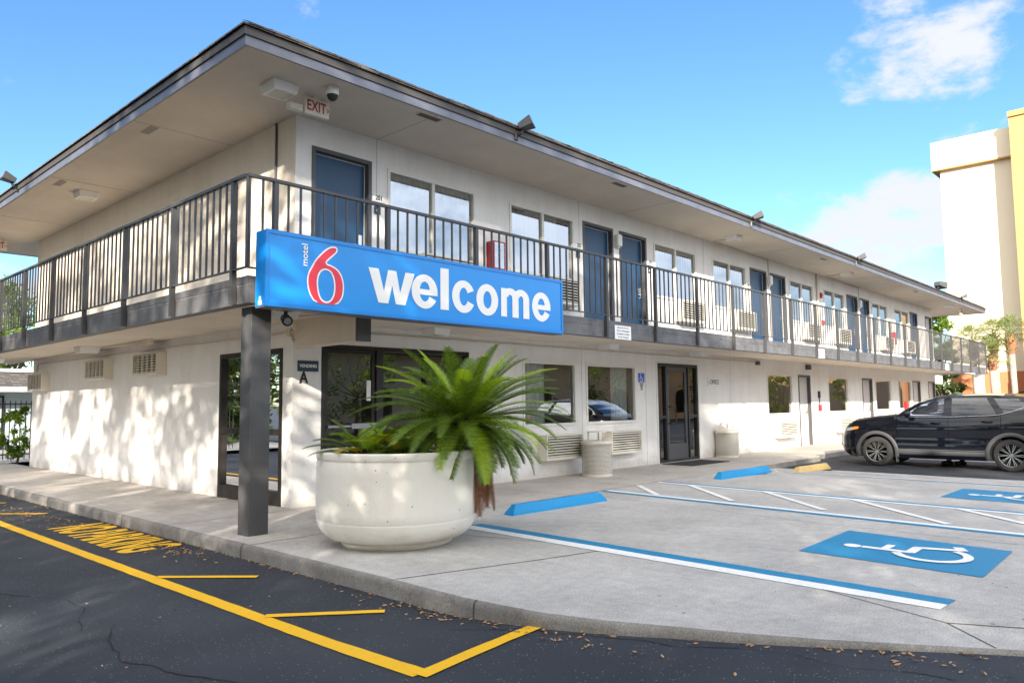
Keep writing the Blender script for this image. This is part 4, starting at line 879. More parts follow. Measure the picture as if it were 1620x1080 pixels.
def cyc(label,loc,n,L0,trunk_h,seed,lo,hi,lean=(0,0),young=.18):
    global R_
    R_=random.Random(seed);t=thing('sago_palm',label,'palm',loc)
    top=Vector((lean[0],lean[1],trunk_h));b=MB();b.tube([(0,0,-.02),(lean[0]*.4,lean[1]*.4,trunk_h*.5),tuple(top)],[.11,.12,.085],14)
    for i in range(90):
        f=R_.random();a=R_.random()*2*PI;c=Vector((lean[0]*f,lean[1]*f,trunk_h*f));o=Vector((math.cos(a),math.sin(a),0));b.bar(c+o*.09,c+o*.15+Vector((0,0,.05)),.025,.012)
    b.build('trunk',M['trunkdark'],t)
    for i in range(n):
        u=(i+.5)/n;az_=i*2.39996+R_.uniform(-.25,.25);el=hi+(lo-hi)*u**.72+R_.uniform(-.12,.12)
        L=L0*(.66+.38*math.sin(PI*min(1,u*1.05+.05)**.9))*R_.uniform(.9,1.08);dr=.55+.5*R_.random()-(.30 if el>1.0 else 0)+(.2 if el<.3 else 0)
        yy=(el>.75 and R_.random()<young*2) or R_.random()<young*.5
        if n<40 and R_.random()<.14: mm=M['frondyellow']
        else: mm=M['frondyoung'] if yy else M['frond']
        a=R_.uniform(0,.06);frond(L,el,az_,dr,mm,t,.108 if n>40 else .09,64 if n>40 else 40,.3+R_.uniform(-.1,.15),tuple(top+Vector((math.cos(az_)*.05,math.sin(az_)*.05,-.03*u))),R_.uniform(-.25,.25))
    return t,top
t,top=cyc('large green sago palm spreading over the right side of the planter',(-.22,-3.15,.78),108,1.02,.33,11,-.40,1.42,(.10,-.13))
for k_,(L_,e_,da,oo) in enumerate(((.92,-1.15,0,(.20,-.24,.36)),(.86,-1.2,-.3,(.23,-.24,.33)),(.80,-1.25,.35,(.19,-.27,.33)),(.70,-1.3,.1,(.24,-.26,.29)),(.82,-1.2,.7,(.20,-.25,.31)))):
    o=frond(L_,e_-.15,math.atan2(-.68,-.73)+da*1.6,.1,M['fronddead'],t,.085,70,-.1,oo,0,'dead_frond');o['label']='brown dead frond hanging outside the planter'
cyc('low bushy sago palm with yellowing leaves in the left of the planter',(-.86,-2.72,.78),30,.50,.05,5,-.1,1.1);R_=random.Random(3)
cyc('small sago palm pup at the back of the planter',(-.62,-2.95,.78),22,.48,.04,9,.1,1.2);R_=random.Random(3)
# ------------------------------------------------------------------ leaves litter
lb=MB()
def leafq(mb,x,y,z,s):
    a=R_.random()*2*PI;c,s_=math.cos(a),math.sin(a);t1=R_.uniform(-.5,.5)*s;t2=R_.uniform(-.3,.3)*s
    P=[(-s,0,t1*.5+.003),(0,-s*.42,.002+abs(t2)),(s,0,.004-t1*.3+.004),(0,s*.42,.006+abs(t2))];mb.poly([(x+p[0]*c-p[1]*s_,y+p[0]*s_+p[1]*c,z+abs(p[2])) for p in P])
for i in range(1100):
    t_=R_.random()**.9;idx=R_.randrange(0,len(edge)-12);x,y=edge[idx];y+=R_.uniform(-.15,.15);x=x-.025-abs(R_.gauss(0,.022))*(1+2.5*(R_.random()<.12));leafq(lb,x,y,asph_z(x,y)+.002,R_.uniform(.008,.02))
for cx,cy,n,sp in((-1.75,-.9,140,.12),(-1.68,-4.5,60,.09),(-1.6,-5.7,40,.08),(-.85,-7.2,50,.1),(-1.85,1.8,120,.22),(-1.9,3.5,120,.25)):
    for i in range(n):
        x=cx-abs(R_.gauss(0,sp));y=cy+R_.gauss(0,.5);leafq(lb,x,y,asph_z(x,y)+.003,R_.uniform(.01,.024))
for i in range(130):
    x=R_.uniform(-4.5,-1.7);y=R_.uniform(-7,7);leafq(lb,x,y,asph_z(x,y)+.003,R_.uniform(.006,.015))
for i in range(60):
    x=R_.uniform(-1.4,9);y=R_.uniform(-7.5,-.3);leafq(lb,x,y,pad_z(x,y)+.003,R_.uniform(.008,.016))
o=lb.build('fallen_leaves',M['litter']);o['kind']='stuff'
# ------------------------------------------------------------------ trees
def blob_tree(name,label,loc,H,rad,seed,ncl=60,nleaf=60,ls=.1,m='leaf',trunk=.18,hmin=.35,group=None,flat_=.8):
    rr=random.Random(seed);t=thing(name,label,'tree',loc,0,group);b=MB();b.tube([(0,0,-.1),(.08,.03,H*.22),(.0,.12,H*.42)],[trunk,trunk*.8,trunk*.6],10)
    cs=[]
    for i in range(ncl):
        a=rr.random()*2*PI;z=hmin+(1-hmin)*rr.random();rz=math.sin(PI*min(1,max(.12,(z-hmin*.6)/(1.06-hmin*.6))))**.6;r=rad*rz*(rr.random()**.45);cs.append(Vector((r*math.cos(a),r*math.sin(a),z*H)))
    for c in cs[::3]:
        m_=c*.5+Vector((rr.uniform(-.2,.2),rr.uniform(-.2,.2),.25*H*.5));b.tube([(0,.1,H*.36),tuple(m_),tuple(c)],[trunk*.38,trunk*.2,.015],5,False)
    b.build('trunk',M['bark'],t,smooth=True)
    lf=MB()
    for c in cs:
        cr=rad*rr.uniform(.16,.30)
        for k in range(nleaf):
            v=Vector((rr.gauss(0,1),rr.gauss(0,1),rr.gauss(0,.75))).normalized()*cr*rr.random()**.4;p=c+v;d=Vector((rr.gauss(0,1),rr.gauss(0,1),rr.gauss(0,.7))).normalized();u=d.orthogonal().normalized();u=(u*math.cos(k)+d.cross(u)*math.sin(k));s_=ls*rr.uniform(.6,1.3)
            lf.poly([p-d*s_,p-u*s_*.45,p+d*s_,p+u*s_*.45])
    lf.build('crown',M[m],t);return t
SU=Vector((-.826,-.564,0));WP=Vector((.564,-.826,0))
def at(a,p): q=SU*-a+WP*p; return (q.x,q.y,-.13)   # a along light, p across
SH=dict(ncl=95,nleaf=75,ls=.15)
for i,(a,p,H,r,n_,lf_) in enumerate(((-17,-13,10.5,2.7,84,66),(-18,-9.8,11,2.7,88,66),(-16.5,-6.6,11.5,2.8,92,66),(-18,-3.4,11.5,2.8,92,66),(-16,-.6,11.5,2.8,92,66),(-13,2.4,9.0,2.6,104,74),
    (-14,4.8,9.5,3.3,62,66),(-17,3.4,11.8,3.4,95,75),(-17.5,7.2,9.2,3.4,84,72),(-14.5,9.0,7.6,3.0,64,66),(-16,11.8,8.4,3.2,80,72),(-18,15.5,8.0,3.0,90,70),(-23,5,12.2,4.0,90,75))):
    blob_tree('oak_tree','leafy oak of the row across the drive, mirrored in the glass',at(a,p),H,r,40+i,ls=.13 if p<3 else .15,ncl=n_,nleaf=lf_,hmin=.20 if p<3 else .16,group='oaks across the drive behind the viewer')
for i,(x,y,H,r) in enumerate(((-13,16,8,3.0),(-10,22,9,3.4),(-17,9,8,3.0),(-7.5,19,7.5,3.0),(-6,26,9,3.4),(-12,27,9,3.4))):
    blob_tree('side_tree','green tree across the side drive, mirrored in the side window',(x,y,-.13),H,r,170+i,ls=.2,ncl=90,nleaf=60,hmin=.05,group='trees across the side drive')
for i,(x,y,H,r) in enumerate(((2.5,-19.5,4.6,1.9),(6.5,-20.5,5.2,2.1),(11,-19.5,4.2,1.8),(16,-21,5.0,2.1),(21.5,-20,4.4,1.9),(27,-21,5,2.0),(34,-20.5,4.6,2.0))):
    blob_tree('garden_tree','bushy tree in front of the tan building, mirrored in the glass',(x,y,-.13),H,r,140+i,ls=.13,ncl=36,nleaf=26,hmin=.12,trunk=.1,m='leafbright',group='garden trees by the tan building')
for i,(x,y,H,r) in enumerate(((44,-12.5,3.6,1.5),(47.5,-9.2,3.0,1.2),(46,-16.5,4.2,1.7),(50,-21,4.5,1.8))):
    blob_tree('annex_tree','small tree in front of the tan annex, mirrored in the far windows',(x,y,-.13),H,r,190+i,ls=.12,ncl=40,nleaf=40,hmin=.2,trunk=.08,m='leafbright',group='small trees by the tan annex')
# hedge, far trees
blob_tree('hedge_shrub','bright green shrub at the left end of the side wall',(.05,12.2,-.05),1.35,.42,81,ncl=40,nleaf=80,ls=.035,m='leafbright',trunk=.03,hmin=.12)['category']='shrub'
blob_tree('hedge_shrub','green shrub behind the iron fence at the far left',(-.75,13.0,-.05),1.3,.42,82,ncl=34,nleaf=60,ls=.035,m='leafbright',trunk=.03,hmin=.12)['category']='shrub'
blob_tree('leafy_tree','yellow green tree seen through the left balcony rail',(3.2,26,-.1),6.2,2.4,83,ncl=70,nleaf=70,ls=.11,m='leafbright')
blob_tree('leafy_tree','green tree at the far left beyond the low building',(-.9,27,-.1),6.0,2.3,84,ncl=70,nleaf=70,ls=.11,m='leafbright')
blob_tree('leafy_tree','tall green tree behind the far right end of the motel',(42.5,2.9,-.1),6.4,1.1,85,ncl=70,nleaf=70,ls=.12,m='leafbright')
blob_tree('leafy_tree','dark green tree seen under the far right balcony',(40.5,2.2,-.1),3.3,1.0,86,ncl=50,nleaf=70,ls=.12,m='leaf')
# sabal palms
def sabal(label,loc,H,seed,s=1.0):
    rr=random.Random(seed);t=thing('fan_palm',label,'palm',loc,0,'fan palms beside the tall hotel');b=MB();b.tube([(0,0,-.1),(.05,0,H*.4),(0,.03,H*.8)],[.17,.14,.15],12);b.build('trunk',M['palmbark'],t,smooth=True)
    b=MB();b.tube([(0,.03,H*.78),(0,.03,H*.88),(0,.03,H)],[.16,.24,.12],12)
    for i in range(60):
        f=rr.random();a=rr.random()*2*PI;c=Vector((0,.03,H*(.79+.19*f)));o=Vector((math.cos(a),math.sin(a),0));b.bar(c+o*.15,c+o*.32+Vector((0,0,.1)),.05,.02)
    b.build('boots',M['boots'],t)
    for i in range(20):
        el=1.35-2.0*i/20+rr.uniform(-.15,.15);az_=i*2.4+rr.uniform(-.2,.2);d=Vector((math.cos(az_)*math.cos(el),math.sin(az_)*math.cos(el),math.sin(el)));side=Vector((-math.sin(az_),math.cos(az_),0));up=side.cross(d)*-1
        fb=MB();o=Vector((0,.03,H));hub=o+d*.55*s;fb.tube([tuple(o),tuple(hub)],.014,4,False)
        for k in range(17):
            a=(k-8)/8*1.25;v=(d*math.cos(a)+side*math.sin(a)).normalized();ln=(.75-.15*abs(a))*s*rr.uniform(.9,1.1);mid=hub+v*ln*.6+up*.02;tip=hub+v*ln-Vector((0,0,.22*s));w_=v.cross(up).normalized()*.03*s
            fb.poly([hub,mid-w_*.62,tip,mid+w_*.62])
        fb.build('fan_leaf',M['palmleaf'],t)
    return t
sabal('fan palm with brown boots nearest the balcony end, short trunk',(38,-.75,-.1),3.5,1,.95);sabal('tallest fan palm, right of the short one',(39,-1.42,-.1),4.55,2,1.0);sabal('fan palm rising behind the balcony rail end',(39,.22,-.1),4.3,3,.95);sabal('fan palm between the others, close to the hotel',(41,-.35,-.1),4.75,4,.9)
# ------------------------------------------------------------------ tall hotel
HX=45
ht=thing('tall_hotel','tall white and tan hotel beyond the right end with terracotta base','building',(HX,0,0));ht.location=(0,0,0)
M['hwhite']=mat('hotel_white',(.84,.73,.55),.85,0,.03,.5);M['htan']=mat('hotel_tan',(.50,.31,.12),.85,0,.05,.5);M['hterra']=mat('hotel_terracotta',(.55,.20,.09),.85,0,.06,.5)
b=MB();b.box(HX,HX+14,-1.20,2.60,2.78,15.2);b.build('wall',M['hwhite'],ht)
b=MB();b.box(HX-.05,HX+14,-1.18,2.65,-.2,2.78);b.build('base_band',M['hterra'],ht)
b=MB();b.box(HX-.35,HX+14.4,-1.19,2.97,14.95,16.62);b.build('parapet',M['hwhite'],ht);b=MB();b.box(HX-.37,HX+14.4,-1.185,2.99,14.88,14.95);b.build('cornice_trim',M['htan'],ht)
b=MB();b.box(HX-1.6,HX+14,-4.6,-1.25,2.78,16.75);b.build('wing',M['htan'],ht);b=MB();b.box(HX-1.65,HX+14,-4.65,-1.24,-.2,2.78);b.build('wing_base',M['hterra'],ht);b=MB();b.box(HX-1.72,HX+14,-4.65,-1.21,16.75,17.05);b.build('wing_parapet',M['htan'],ht)
b=MB()
for z in (5,7,9,11,13,15): b.box(HX-1.604,HX-1.6,-4.6,-1.25,z,z+.04)
b.build('joint_line',mat('joint_tan',(.5,.34,.17),.8),ht)
# ------------------------------------------------------------------ low building, fence at left
t=thing('low_building','low grey building with shingled eave beyond the fence at the left','building')
b=MB();b.box(-9,3.2,20,26,-.2,1.95);b.build('wall',mat('pale_teal_wall',(.42,.50,.52),.8,0,.1,1),t);b=MB();b.v=[(-9,19.2,1.95),(3.8,19.2,1.95),(3.8,20.6,2.5),(-9,20.6,2.5),(-9,20.6,1.95),(3.8,20.6,1.95)];b.f=[(0,1,2,3),(1,5,2),(0,3,4),(0,4,5,1)];b.build('roof',M['shingle'],t)
b=MB();b.box(-9.05,3.85,19.12,19.2,1.82,1.97);b.box(-9.05,3.85,20.5,20.6,2.5,2.6);b.build('eave_board',M['white'],t)
b=MB();b.box(1.55,1.6,19.95,20,0,1.7);b.box(.6,.65,19.95,20,0,1.7);b.box(.6,1.6,19.95,20,1.65,1.7);b.build('door_frame',M['frame'],t)
t=thing('iron_fence','black iron bar fence across the gap at the far left','fence')
b=MB();b.bar((-6,13.5,1.40),(3,13.5,1.40),.03);b.bar((-6,13.5,.15),(3,13.5,.15),.03);b.build('rails',M['blackmetal'],t)
b=MB()
for i in range(80): x=-6+i*.115;b.box(x-.009,x+.009,13.491,13.509,.02,1.48)
b.build('bars',M['blackmetal'],t)
b=MB();b.poly([(-9,13.0,-.02),(8,13.0,-.02),(8,20,-.02),(-9,20,-.02)]);struct(b.build('yard_path',M['sidewalk']))
# tan house across the lot, mirrored in windows
t=thing('tan_annex','sunlit tan annex at the far side of the lot, mirrored in the far windows','building')
b=MB();b.box(54,62,-32,-6,-.2,3.6);b.build('wall',mat('annex_stucco',(.50,.30,.16),.85,0,.08,.6),t)
for i in range(6):
    y=-9-i*4;b=MB();b.prism([(53.99,y+1.2*math.cos(a*PI/12),1.9+.7*math.sin(a*PI/12)) for a in range(13)]+[(53.99,y-1.2,-.1),(53.99,y+1.2,-.1)],(-.02,0,0));b.build('arched_opening',M['frame'],t)
b=MB();b.box(53.6,62.4,-32.4,-5.6,3.6,3.9);b.build('parapet',M['hwhite'],t)
t=thing('tan_building','long tan building across the lot with brown shingled roof','building')
b=MB();b.box(4,60,-30,-24,-.2,4.0);b.build('wall',mat('tan_stucco',(.92,.74,.50),.85,0,.08,.6),t);b=MB();b.v=[(3,-23,4.0),(61,-23,4.0),(61,-27,5.7),(3,-27,5.7),(3,-31,4),(61,-31,4)];b.f=[(0,1,2,3),(3,2,5,4),(0,3,4),(1,5,2),(0,4,5,1)];b.build('roof',M['shingle'],t)
for i in range(12):
    x=6+i*4.5;b=MB();b.prism([(x+1.0*math.cos(a*PI/12),-23.99,1.7+.6*math.sin(a*PI/12)) for a in range(13)]+[(x-1.0,-23.99,.4),(x+1.0,-23.99,.4)],(0,-.02,0));b.build('arched_window',M['frame'],t)
# ------------------------------------------------------------------ the car
CX,ZG=12.50,-.10;YFA,YRA=-3.34,-5.72;WR=.305
car=thing('suv_car','black compact suv with silver alloy wheels parked at the kerb','car',(CX,(YFA+YRA)/2,ZG));car.location=(0,0,0)
YF,YB=-2.56,-6.62
def interp(T,x):
    if x<=T[0][0]:return T[0][1]
    for a,b in zip(T,T[1:]):
        if x<=b[0]:
            t=(x-a[0])/(b[0]-a[0]);t=t*t*(3-2*t)*.35+t*.65;return a[1]+(b[1]-a[1])*t
    return T[-1][1]
# tables indexed by distance from the front tip (m)
BELT=[(0,.70),(.12,.745),(.35,.83),(.7,.885),(1.12,.925),(1.6,.925),(2.2,.925),(2.8,.95),(3.2,.985),(3.7,1.0),(4.06,.93)]
WID=[(0,.50),(.06,.62),(.16,.70),(.32,.765),(.6,.80),(1.2,.812),(2.2,.815),(3.0,.815),(3.5,.80),(3.8,.775),(3.98,.70),(4.06,.62)]
LOW=[(0,.26),(.15,.20),(.3,.18),(3.6,.19),(3.9,.27),(4.06,.33)]
def arch(s):
    z=interp(LOW,s)-.1+.0
    for yc in(YF-YFA,YF-YRA):
        R=.365;d=abs(s-yc)
        if d<R: z=max(z,ZG+WR+math.sqrt(R*R-d*d)*1.0)
    return z
def halfw(s,v,z):   # v 0 low..1 belt
    w=interp(WID,s);b=.0
    b=-.03*(1-min(1,v/.18))**2 -.055*max(0,(v-.72)/.28)**1.5+ .006*math.sin(PI*min(1,v/.6))
    if .32<v<.62: b-=.012*math.sin(PI*(v-.32)/.3)   # sculpted door
    return w+b
ss=sorted({round(x,4) for x in [0,.03,.06,.1,.16,.22,.3]+[.3+i*.06 for i in range(62)]+[3.98,4.02,4.06]+[yc+.365*math.cos(a*PI/24)*sg_ for yc in(YF-YFA,YF-YRA) for a in range(0,13) for sg_ in(1,-1)] if 0<=x<=4.06})
def tipx(s,v): # end shaping in y by height
    f=max(0,1-s/.35);g=max(0,1-(4.06-s)/.3);return -f*.10*max(0,(v-.55)/.45)**1.5-f*.07*(1-min(1,v/.3)) + g*.10*max(0,(v-.5)/.5)+g*.05*(1-min(1,v/.35))
def sidept(s,v,sd,out=0):
    zl,zh=arch(s),interp(BELT,s);z=zl+(zh-zl)*v;vv=(z-.12)/(zh-.12);return (CX-sd*(halfw(s,vv,z)+out),YF-s+tipx(s,vv),z)
VN=16
def patch(name,s0,s1,sd,m,par,out=0,v0=0,v1=1):
    cols=[s for s in ss if s0<s<s1];cols=[s0]+cols+[s1];return MB().grid([[sidept(s,v0+(v1-v0)*j/VN,sd,out) for j in range(VN+1)] for s in cols]).build(name,m,par,smooth=True)
SEAM=[0,1.14,2.13,3.02]
body=MB();rear=MB()
for sd in(1,-1):
    for a,b_,tg in((0,1.18,body),(3.02,4.06,rear)):
        cols=[s for s in ss if a<=s<=b_];cols=cols if cols[-1]==b_ else cols+[b_]
        tg.grid([[sidept(s,j/VN,sd) for j in range(VN+1)] for s in cols])
# front and rear closing
for s_end,dirn in((0,1),(4.06,-1)):
    rows=[]
    for j in range(VN+1):
        A=Vector(sidept(s_end,j/VN,1));Bp=Vector(sidept(s_end,j/VN,-1));rows.append([tuple(A.lerp(Bp,i/14)+Vector((0,dirn*.14*(1-(2*i/14-1)**2),0))) for i in range(15)])
    (body if dirn>0 else rear).grid(rows)
# hood
def hoodrow(s):
    A=Vector(sidept(s,1,1));Bp=Vector(sidept(s,1,-1));return [tuple(A.lerp(Bp,i/14)+Vector((0,(.14*(1-(2*i/14-1)**2))*max(0,1-s/.5),(.055 if s>.3 else .02+.035*s/.3)*(1-(2*i/14-1)**4)))) for i in range(15)]
body.grid([hoodrow(s) for s in ss if s<=1.26])
rear.grid([hoodrow(s) for s in ss if s>=3.75])
body.build('front_body',M['carblack'],car,smooth=True);rear.build('rear_body',M['carblack'],car,smooth=True)
for sd in(1,-1):
    for (a,b_) in((1.146,2.127),(2.133,3.014)):
        d=patch('door',a if a>1.17 else 1.186,b_,sd,M['carblack'],car,.001)
        h=MB();s0=b_-.22;z=.80 if a<2 else .83;x=CX-sd*.828;h.tube([(x+sd*.02,YF-s0-.09,z),(x-sd*.012,YF-s0-.05,z+.004),(x-sd*.012,YF-s0+.05,z+.006),(x+sd*.02,YF-s0+.09,z+.004)],[.010,.013,.013,.010],8);h.build('handle',M['carblack'],d,smooth=True)
# under body dark + seam backing
ub=MB();ub.box(CX-.74,CX+.74,YB+.3,YF-.25,.10,.30);ub.box(CX-.70,CX+.70,YF-3.0,YF-1.15,.2,.9);ub.build('underbody',M['dark'],car)
wl=MB()
for yc in(YFA,YRA):
    for sd in(1,-1):
        x=CX-sd*.79;wl.grid([[(x+sd*dx,yc+.36*math.cos(a*PI/16),ZG+WR+.36*math.sin(a*PI/16)) for dx in(0,.28)] for a in range(17)])
        wl.poly([(CX-sd*.50,yc+.36*math.cos(a*PI/16),ZG+WR+.36*math.sin(a*PI/16)) for a in range(17)])
wl.build('wheel_well',M['dark'],car)
# cladding: arches + sills
for sd in(1,-1):
    for yc in(YFA,YRA):
        c=MB();rows=[]
        for i in range(25):
            a=math.radians(-14+208*i/24);row=[]
            for r_,o in((.352,-.02),(.352,.016),(.37,.022),(.41,.02),(.425,.012),(.43,-.004)):
                y=yc+r_*math.cos(a);z=ZG+WR+r_*math.sin(a);s=YF-y;zh=interp(BELT,max(0,min(4.06,s)));vv=max(0,(z-.12)/(zh-.12));row.append((CX-sd*(halfw(max(0,min(4.06,s)),vv,z)+o),y,z))
            rows.append(row)
        c.grid(rows);c.build('wheel_arch',M['cladding'],car,smooth=True)
    c=MB();y0,y1=YFA-.40,YRA+.40;c.grid([[(CX-sd*(w_),y,z) for w_,z in((.70,.15),(.79,.155),(.818,.175),(.824,.235),(.816,.268),(.80,.272))] for y in[y0+(y1-y0)*i/8 for i in range(9)]]);c.build('sill',M['cladding'],car,smooth=True)
    c=MB();c.bar((CX-sd*.822,y0+.02,.272),(CX-sd*.822,y1-.02,.272),.006,.008);c.build('sill_trim',M['chrome'],car)
# greenhouse
def gp(s,v,sd,out=0):
    """side greenhouse: v 0 belt ..1 roof edge"""
    zb=interp(BELT,s)-.005;zt=interp(RT,s);z=zb+(zt-zb)*v;w=interp(WID,s)-.05-.165*v-.02*math.sin(PI*v)*-1;return (CX-sd*(w+out),YF-s,z)
RT=[(1.10,.93),(1.35,1.085),(1.62,1.22),(1.9,1.305),(2.2,1.335),(2.7,1.345),(3.2,1.325),(3.6,1.285),(3.80,1.25),(3.98,1.0)]
gs=[1.10+i*.04 for i in range(68)]+[3.80,3.88,3.98]
gh=MB()
for sd in(1,-1): gh.grid([[gp(s,j/8,sd) for j in range(9)] for s in gs])
gh.build('pillars',M['carblack'],car,smooth=True)
rfm=MB()
def roofrow(s):
    A=Vector(gp(s,1,1));Bp=Vector(gp(s,1,-1));return[tuple(A.lerp(Bp,i/12)+Vector((0,.10*(1-(2*i/12-1)**2)*max(0,min(1,(2.0-s)/.9)),.045*(1-abs(2*i/12-1)**2.5)*min(1,max(.3,(s-1.1)/.5))))) for i in range(13)]
rfm.grid([roofrow(s) for s in gs if s>=1.82]);rfm.build('roof',M['carblack'],car,smooth=True)
wm=MB();wm.grid([roofrow(s) for s in gs if s<=1.86]);wm.build('windshield',M['carglass'],car,smooth=True)
def dlo(name,poly,sd,par):
    # polygon in (s,z) space mapped onto greenhouse surface, slightly proud
    P=[]
    n=len(poly)
    for i in range(n):
        a,b=poly[i],poly[(i+1)%n]
        for k in range(6):P.append((a[0]+(b[0]-a[0])*k/6,a[1]+(b[1]-a[1])*k/6))
    mb=MB();pts=[]
    for s,z in P:
        zb=interp(BELT,s)-.005;zt=interp(RT,s);v=(z-zb)/(zt-zb);pts.append(Vector(gp(s,v,sd,.006)))
    mb.v=[tuple(p) for p in pts];mb.f=[tuple(t) for t in tessellate_polygon([[Vector((0,p.y,p.z)) for p in pts]])];return mb.build(name,M['carglass'],par,smooth=False)
cab=MB();cab.box(CX-.55,CX+.55,YF-3.5,YF-1.5,.3,.86);
for x in(-.32,.32):
    for s in(2.15,3.0): cab.box(CX+x-.2,CX+x+.2,YF-s-.1,YF-s,.8,1.15);cab.box(CX+x-.1,CX+x+.1,YF-s-.08,YF-s-.02,1.15,1.28)
cab.build('seats',M['dark'],car)
for sd in(1,-1):
    dlo('side_window',[(1.32,.95),(1.52,1.10),(1.78,1.235),(2.00,1.275),(2.05,1.285),(2.05,.955)],sd,car)
    dlo('side_window',[(2.19,.958),(2.19,1.292),(2.78,1.292),(2.95,.985)],sd,car)
    dlo('side_window',[(3.08,1.0),(2.90,1.285),(3.30,1.262),(3.50,1.14),(3.42,1.06)],sd,car)
    c=MB();pts=[gp(s,.012,sd,.012) for s in[1.3+i*.1 for i in range(18)]]+[gp(3.22,.14,sd,.012),gp(3.42,.42,sd,.012),gp(3.55,.62,sd,.012)];c.tube(pts,.007,5);c.build('chrome_strip',M['chrome'],car,smooth=True)
    c=MB();x=CX-sd*.80;c.tube([(x+sd*.05,YF-1.40,.93),(x-sd*.05,YF-1.40,.955)],.02,6);c.build('mirror_arm',M['carblack'],car)
    mr=MB()
    for i in range(9):
        pass
    mr.lathe([(0,-.06),(.05,-.055),(.075,-.02),(.078,.02),(.07,.04),(0,.042)],18,axis='y');mo=mr.build('mirror',M['carblack'],car,smooth=True,loc=(x-sd*.10,YF-1.42,.985));mo.scale=(1.15,1,.85)
# roof spoiler, fin, rear glass
c=MB();c.box(CX-.52,CX+.52,YF-3.98,YF-3.62,1.27,1.30);c.build('spoiler',M['carblack'],car,bev=.01)
c=MB();c.prism([(CX-.01,YF-3.15,1.38),(CX-.01,YF-3.42,1.375),(CX-.01,YF-3.44,1.455)],(.02,0,0));c.build('antenna_fin',M['carblack'],car)
c=MB();A=[gp(3.80,1,1),gp(3.80,1,-1)];Bq=[gp(3.98,0,1),gp(3.98,0,-1)];c.grid([[tuple(Vector(A[0]).lerp(Vector(A[1]),i/6)) for i in range(7)],[tuple(Vector(Bq[0]).lerp(Vector(Bq[1]),i/6)-Vector((0,.06,0))) for i in range(7)]]);c.build('rear_window',M['carglass'],car)
# lamps
for sd in(1,-1):
    def lamp(name,s0,s1,z0,z1,z2,z3,m,out=.004,n=8):
        rows=[]
        for i in range(n+1):
            s=s0+(s1-s0)*i/n;row=[]
            for j in range(4):
                zl=z0+(z2-z0)*i/n;zh=z1+(z3-z1)*i/n;z=zl+(zh-zl)*j/3;zB=interp(BELT,s);vv=(z-.12)/(zB-.12);row.append((CX-sd*(halfw(s,vv,z)+out),YF-s+tipx(s,vv),z))
            rows.append(row)
        return MB().grid(rows).build(name,m,car,smooth=True)
    lamp('headlight',.03,.30,.60,.675,.645,.705,M['lens'],.005);lamp('indicator',.302,.42,.645,.705,.675,.715,M['amber'],.006);lamp('tail_light',3.72,4.0,.84,.94,.82,.92,M['redlens'],.006)
c=MB();rows=[]
for j in range(6):
    v=.28+.42*j/5;A=Vector(sidept(0,v,1));Bp=Vector(sidept(0,v,-1));rows.append([tuple(A.lerp(Bp,i/14)+Vector((0,.14*(1-(2*i/14-1)**2)+.006,0))) for i in range(2,13)])
c.grid(rows);c.build('grille',M['blackmetal'],car);c=MB();c.tube([rows[0][0],rows[0][5],rows[0][10]] if 0 else rows[0],.012,6);c.build('grille_trim',M['chrome'],car,smooth=True)
c=MB();c.box(CX-.16,CX+.16,YB-.17,YB-.155,.5,.62);c.build('number_plate',M['plate'],car)
# wheels
def wheel(y,sd):
    x=CX-sd*.80;W=.20;t=MB();prof=[(.205,0),(.235,.0),(.27,-.004),(.292,.006),(.303,.022),(WR,.04),(WR,W-.04),(.303,W-.022),(.292,W-.006),(.235,W),(.205,W)]
    t.lathe([(r,z*sd) for r,z in prof],48,axis='x');
    wo=bpy.data.objects.new('wheel',None);COL.objects.link(wo);wo.parent=car;wo.location=(x,y,ZG+WR)
    t.build('tyre',M['tyre'],wo,smooth=True)
    r=MB();r.lathe([(.207,.0),(.212,-.004*sd),(.205,.006*sd),(.195,.03*sd),(.19,.14*sd)],40,axis='x')
    for k_ in range(10):
        a=2*PI*k_/10
        for da in(-.085,.085):
            p0=Vector((.012*sd,.035*math.cos(a+da*.3),.035*math.sin(a+da*.3)));p1=Vector((.004*sd,.203*math.cos(a+da),.203*math.sin(a+da)));r.bar(p0,p1,.012,.022,(1,0,0))
    r.lathe([(0,.0),(.035,.0),(.042,.012*sd),(.042,.04*sd)],18,axis='x');r.build('rim',M['rim'],wo,smooth=False)
    d=MB();d.lathe([(0,.06*sd),(.2,.06*sd)],32,axis='x');d.build('spoke_gap_disc',M['dark'],wo)  # dark disc colours in the shade between the spokes
for y in(YFA,YRA):
    for sd in(1,-1): wheel(y,sd)
# mud flaps
c=MB();
for y in(YFA-.37,YRA-.37):
    for sd in(1,-1): c.box(CX-sd*.79-.08 if sd<0 else CX-.82,CX-sd*.79+.0 if sd<0 else CX-.66,y-.01,y,.0,.2)
c.build('mud_flap',M['cladding'],car)
# shoes seen under the car
def shoe(x,y,l):
    t=thing('black_boot',l,'boot',(x,y,ZG),.35,'pair of boots under the car');b=MB();b.tube([(0,.02,.02),(0,.015,.10),(0,.02,.34)],[.05,.048,.055],12);b.build('shaft',M['shoe'],t,smooth=True)
    b=MB();b.tube([(0,-.06,.035),(0,.0,.045),(0,.10,.04),(0,.165,.03)],[.035,.045,.045,.025],12);b.build('foot',M['shoe'],t,smooth=True);b=MB();b.box(-.04,.04,-.09,.19,0,.014);b.build('sole',M['shoe'],t,bev=.005)
shoe(12.82,-4.43,'left of two black boots seen on the asphalt beneath the car');shoe(12.97,-4.64,'right of two black boots seen on the asphalt beneath the car')
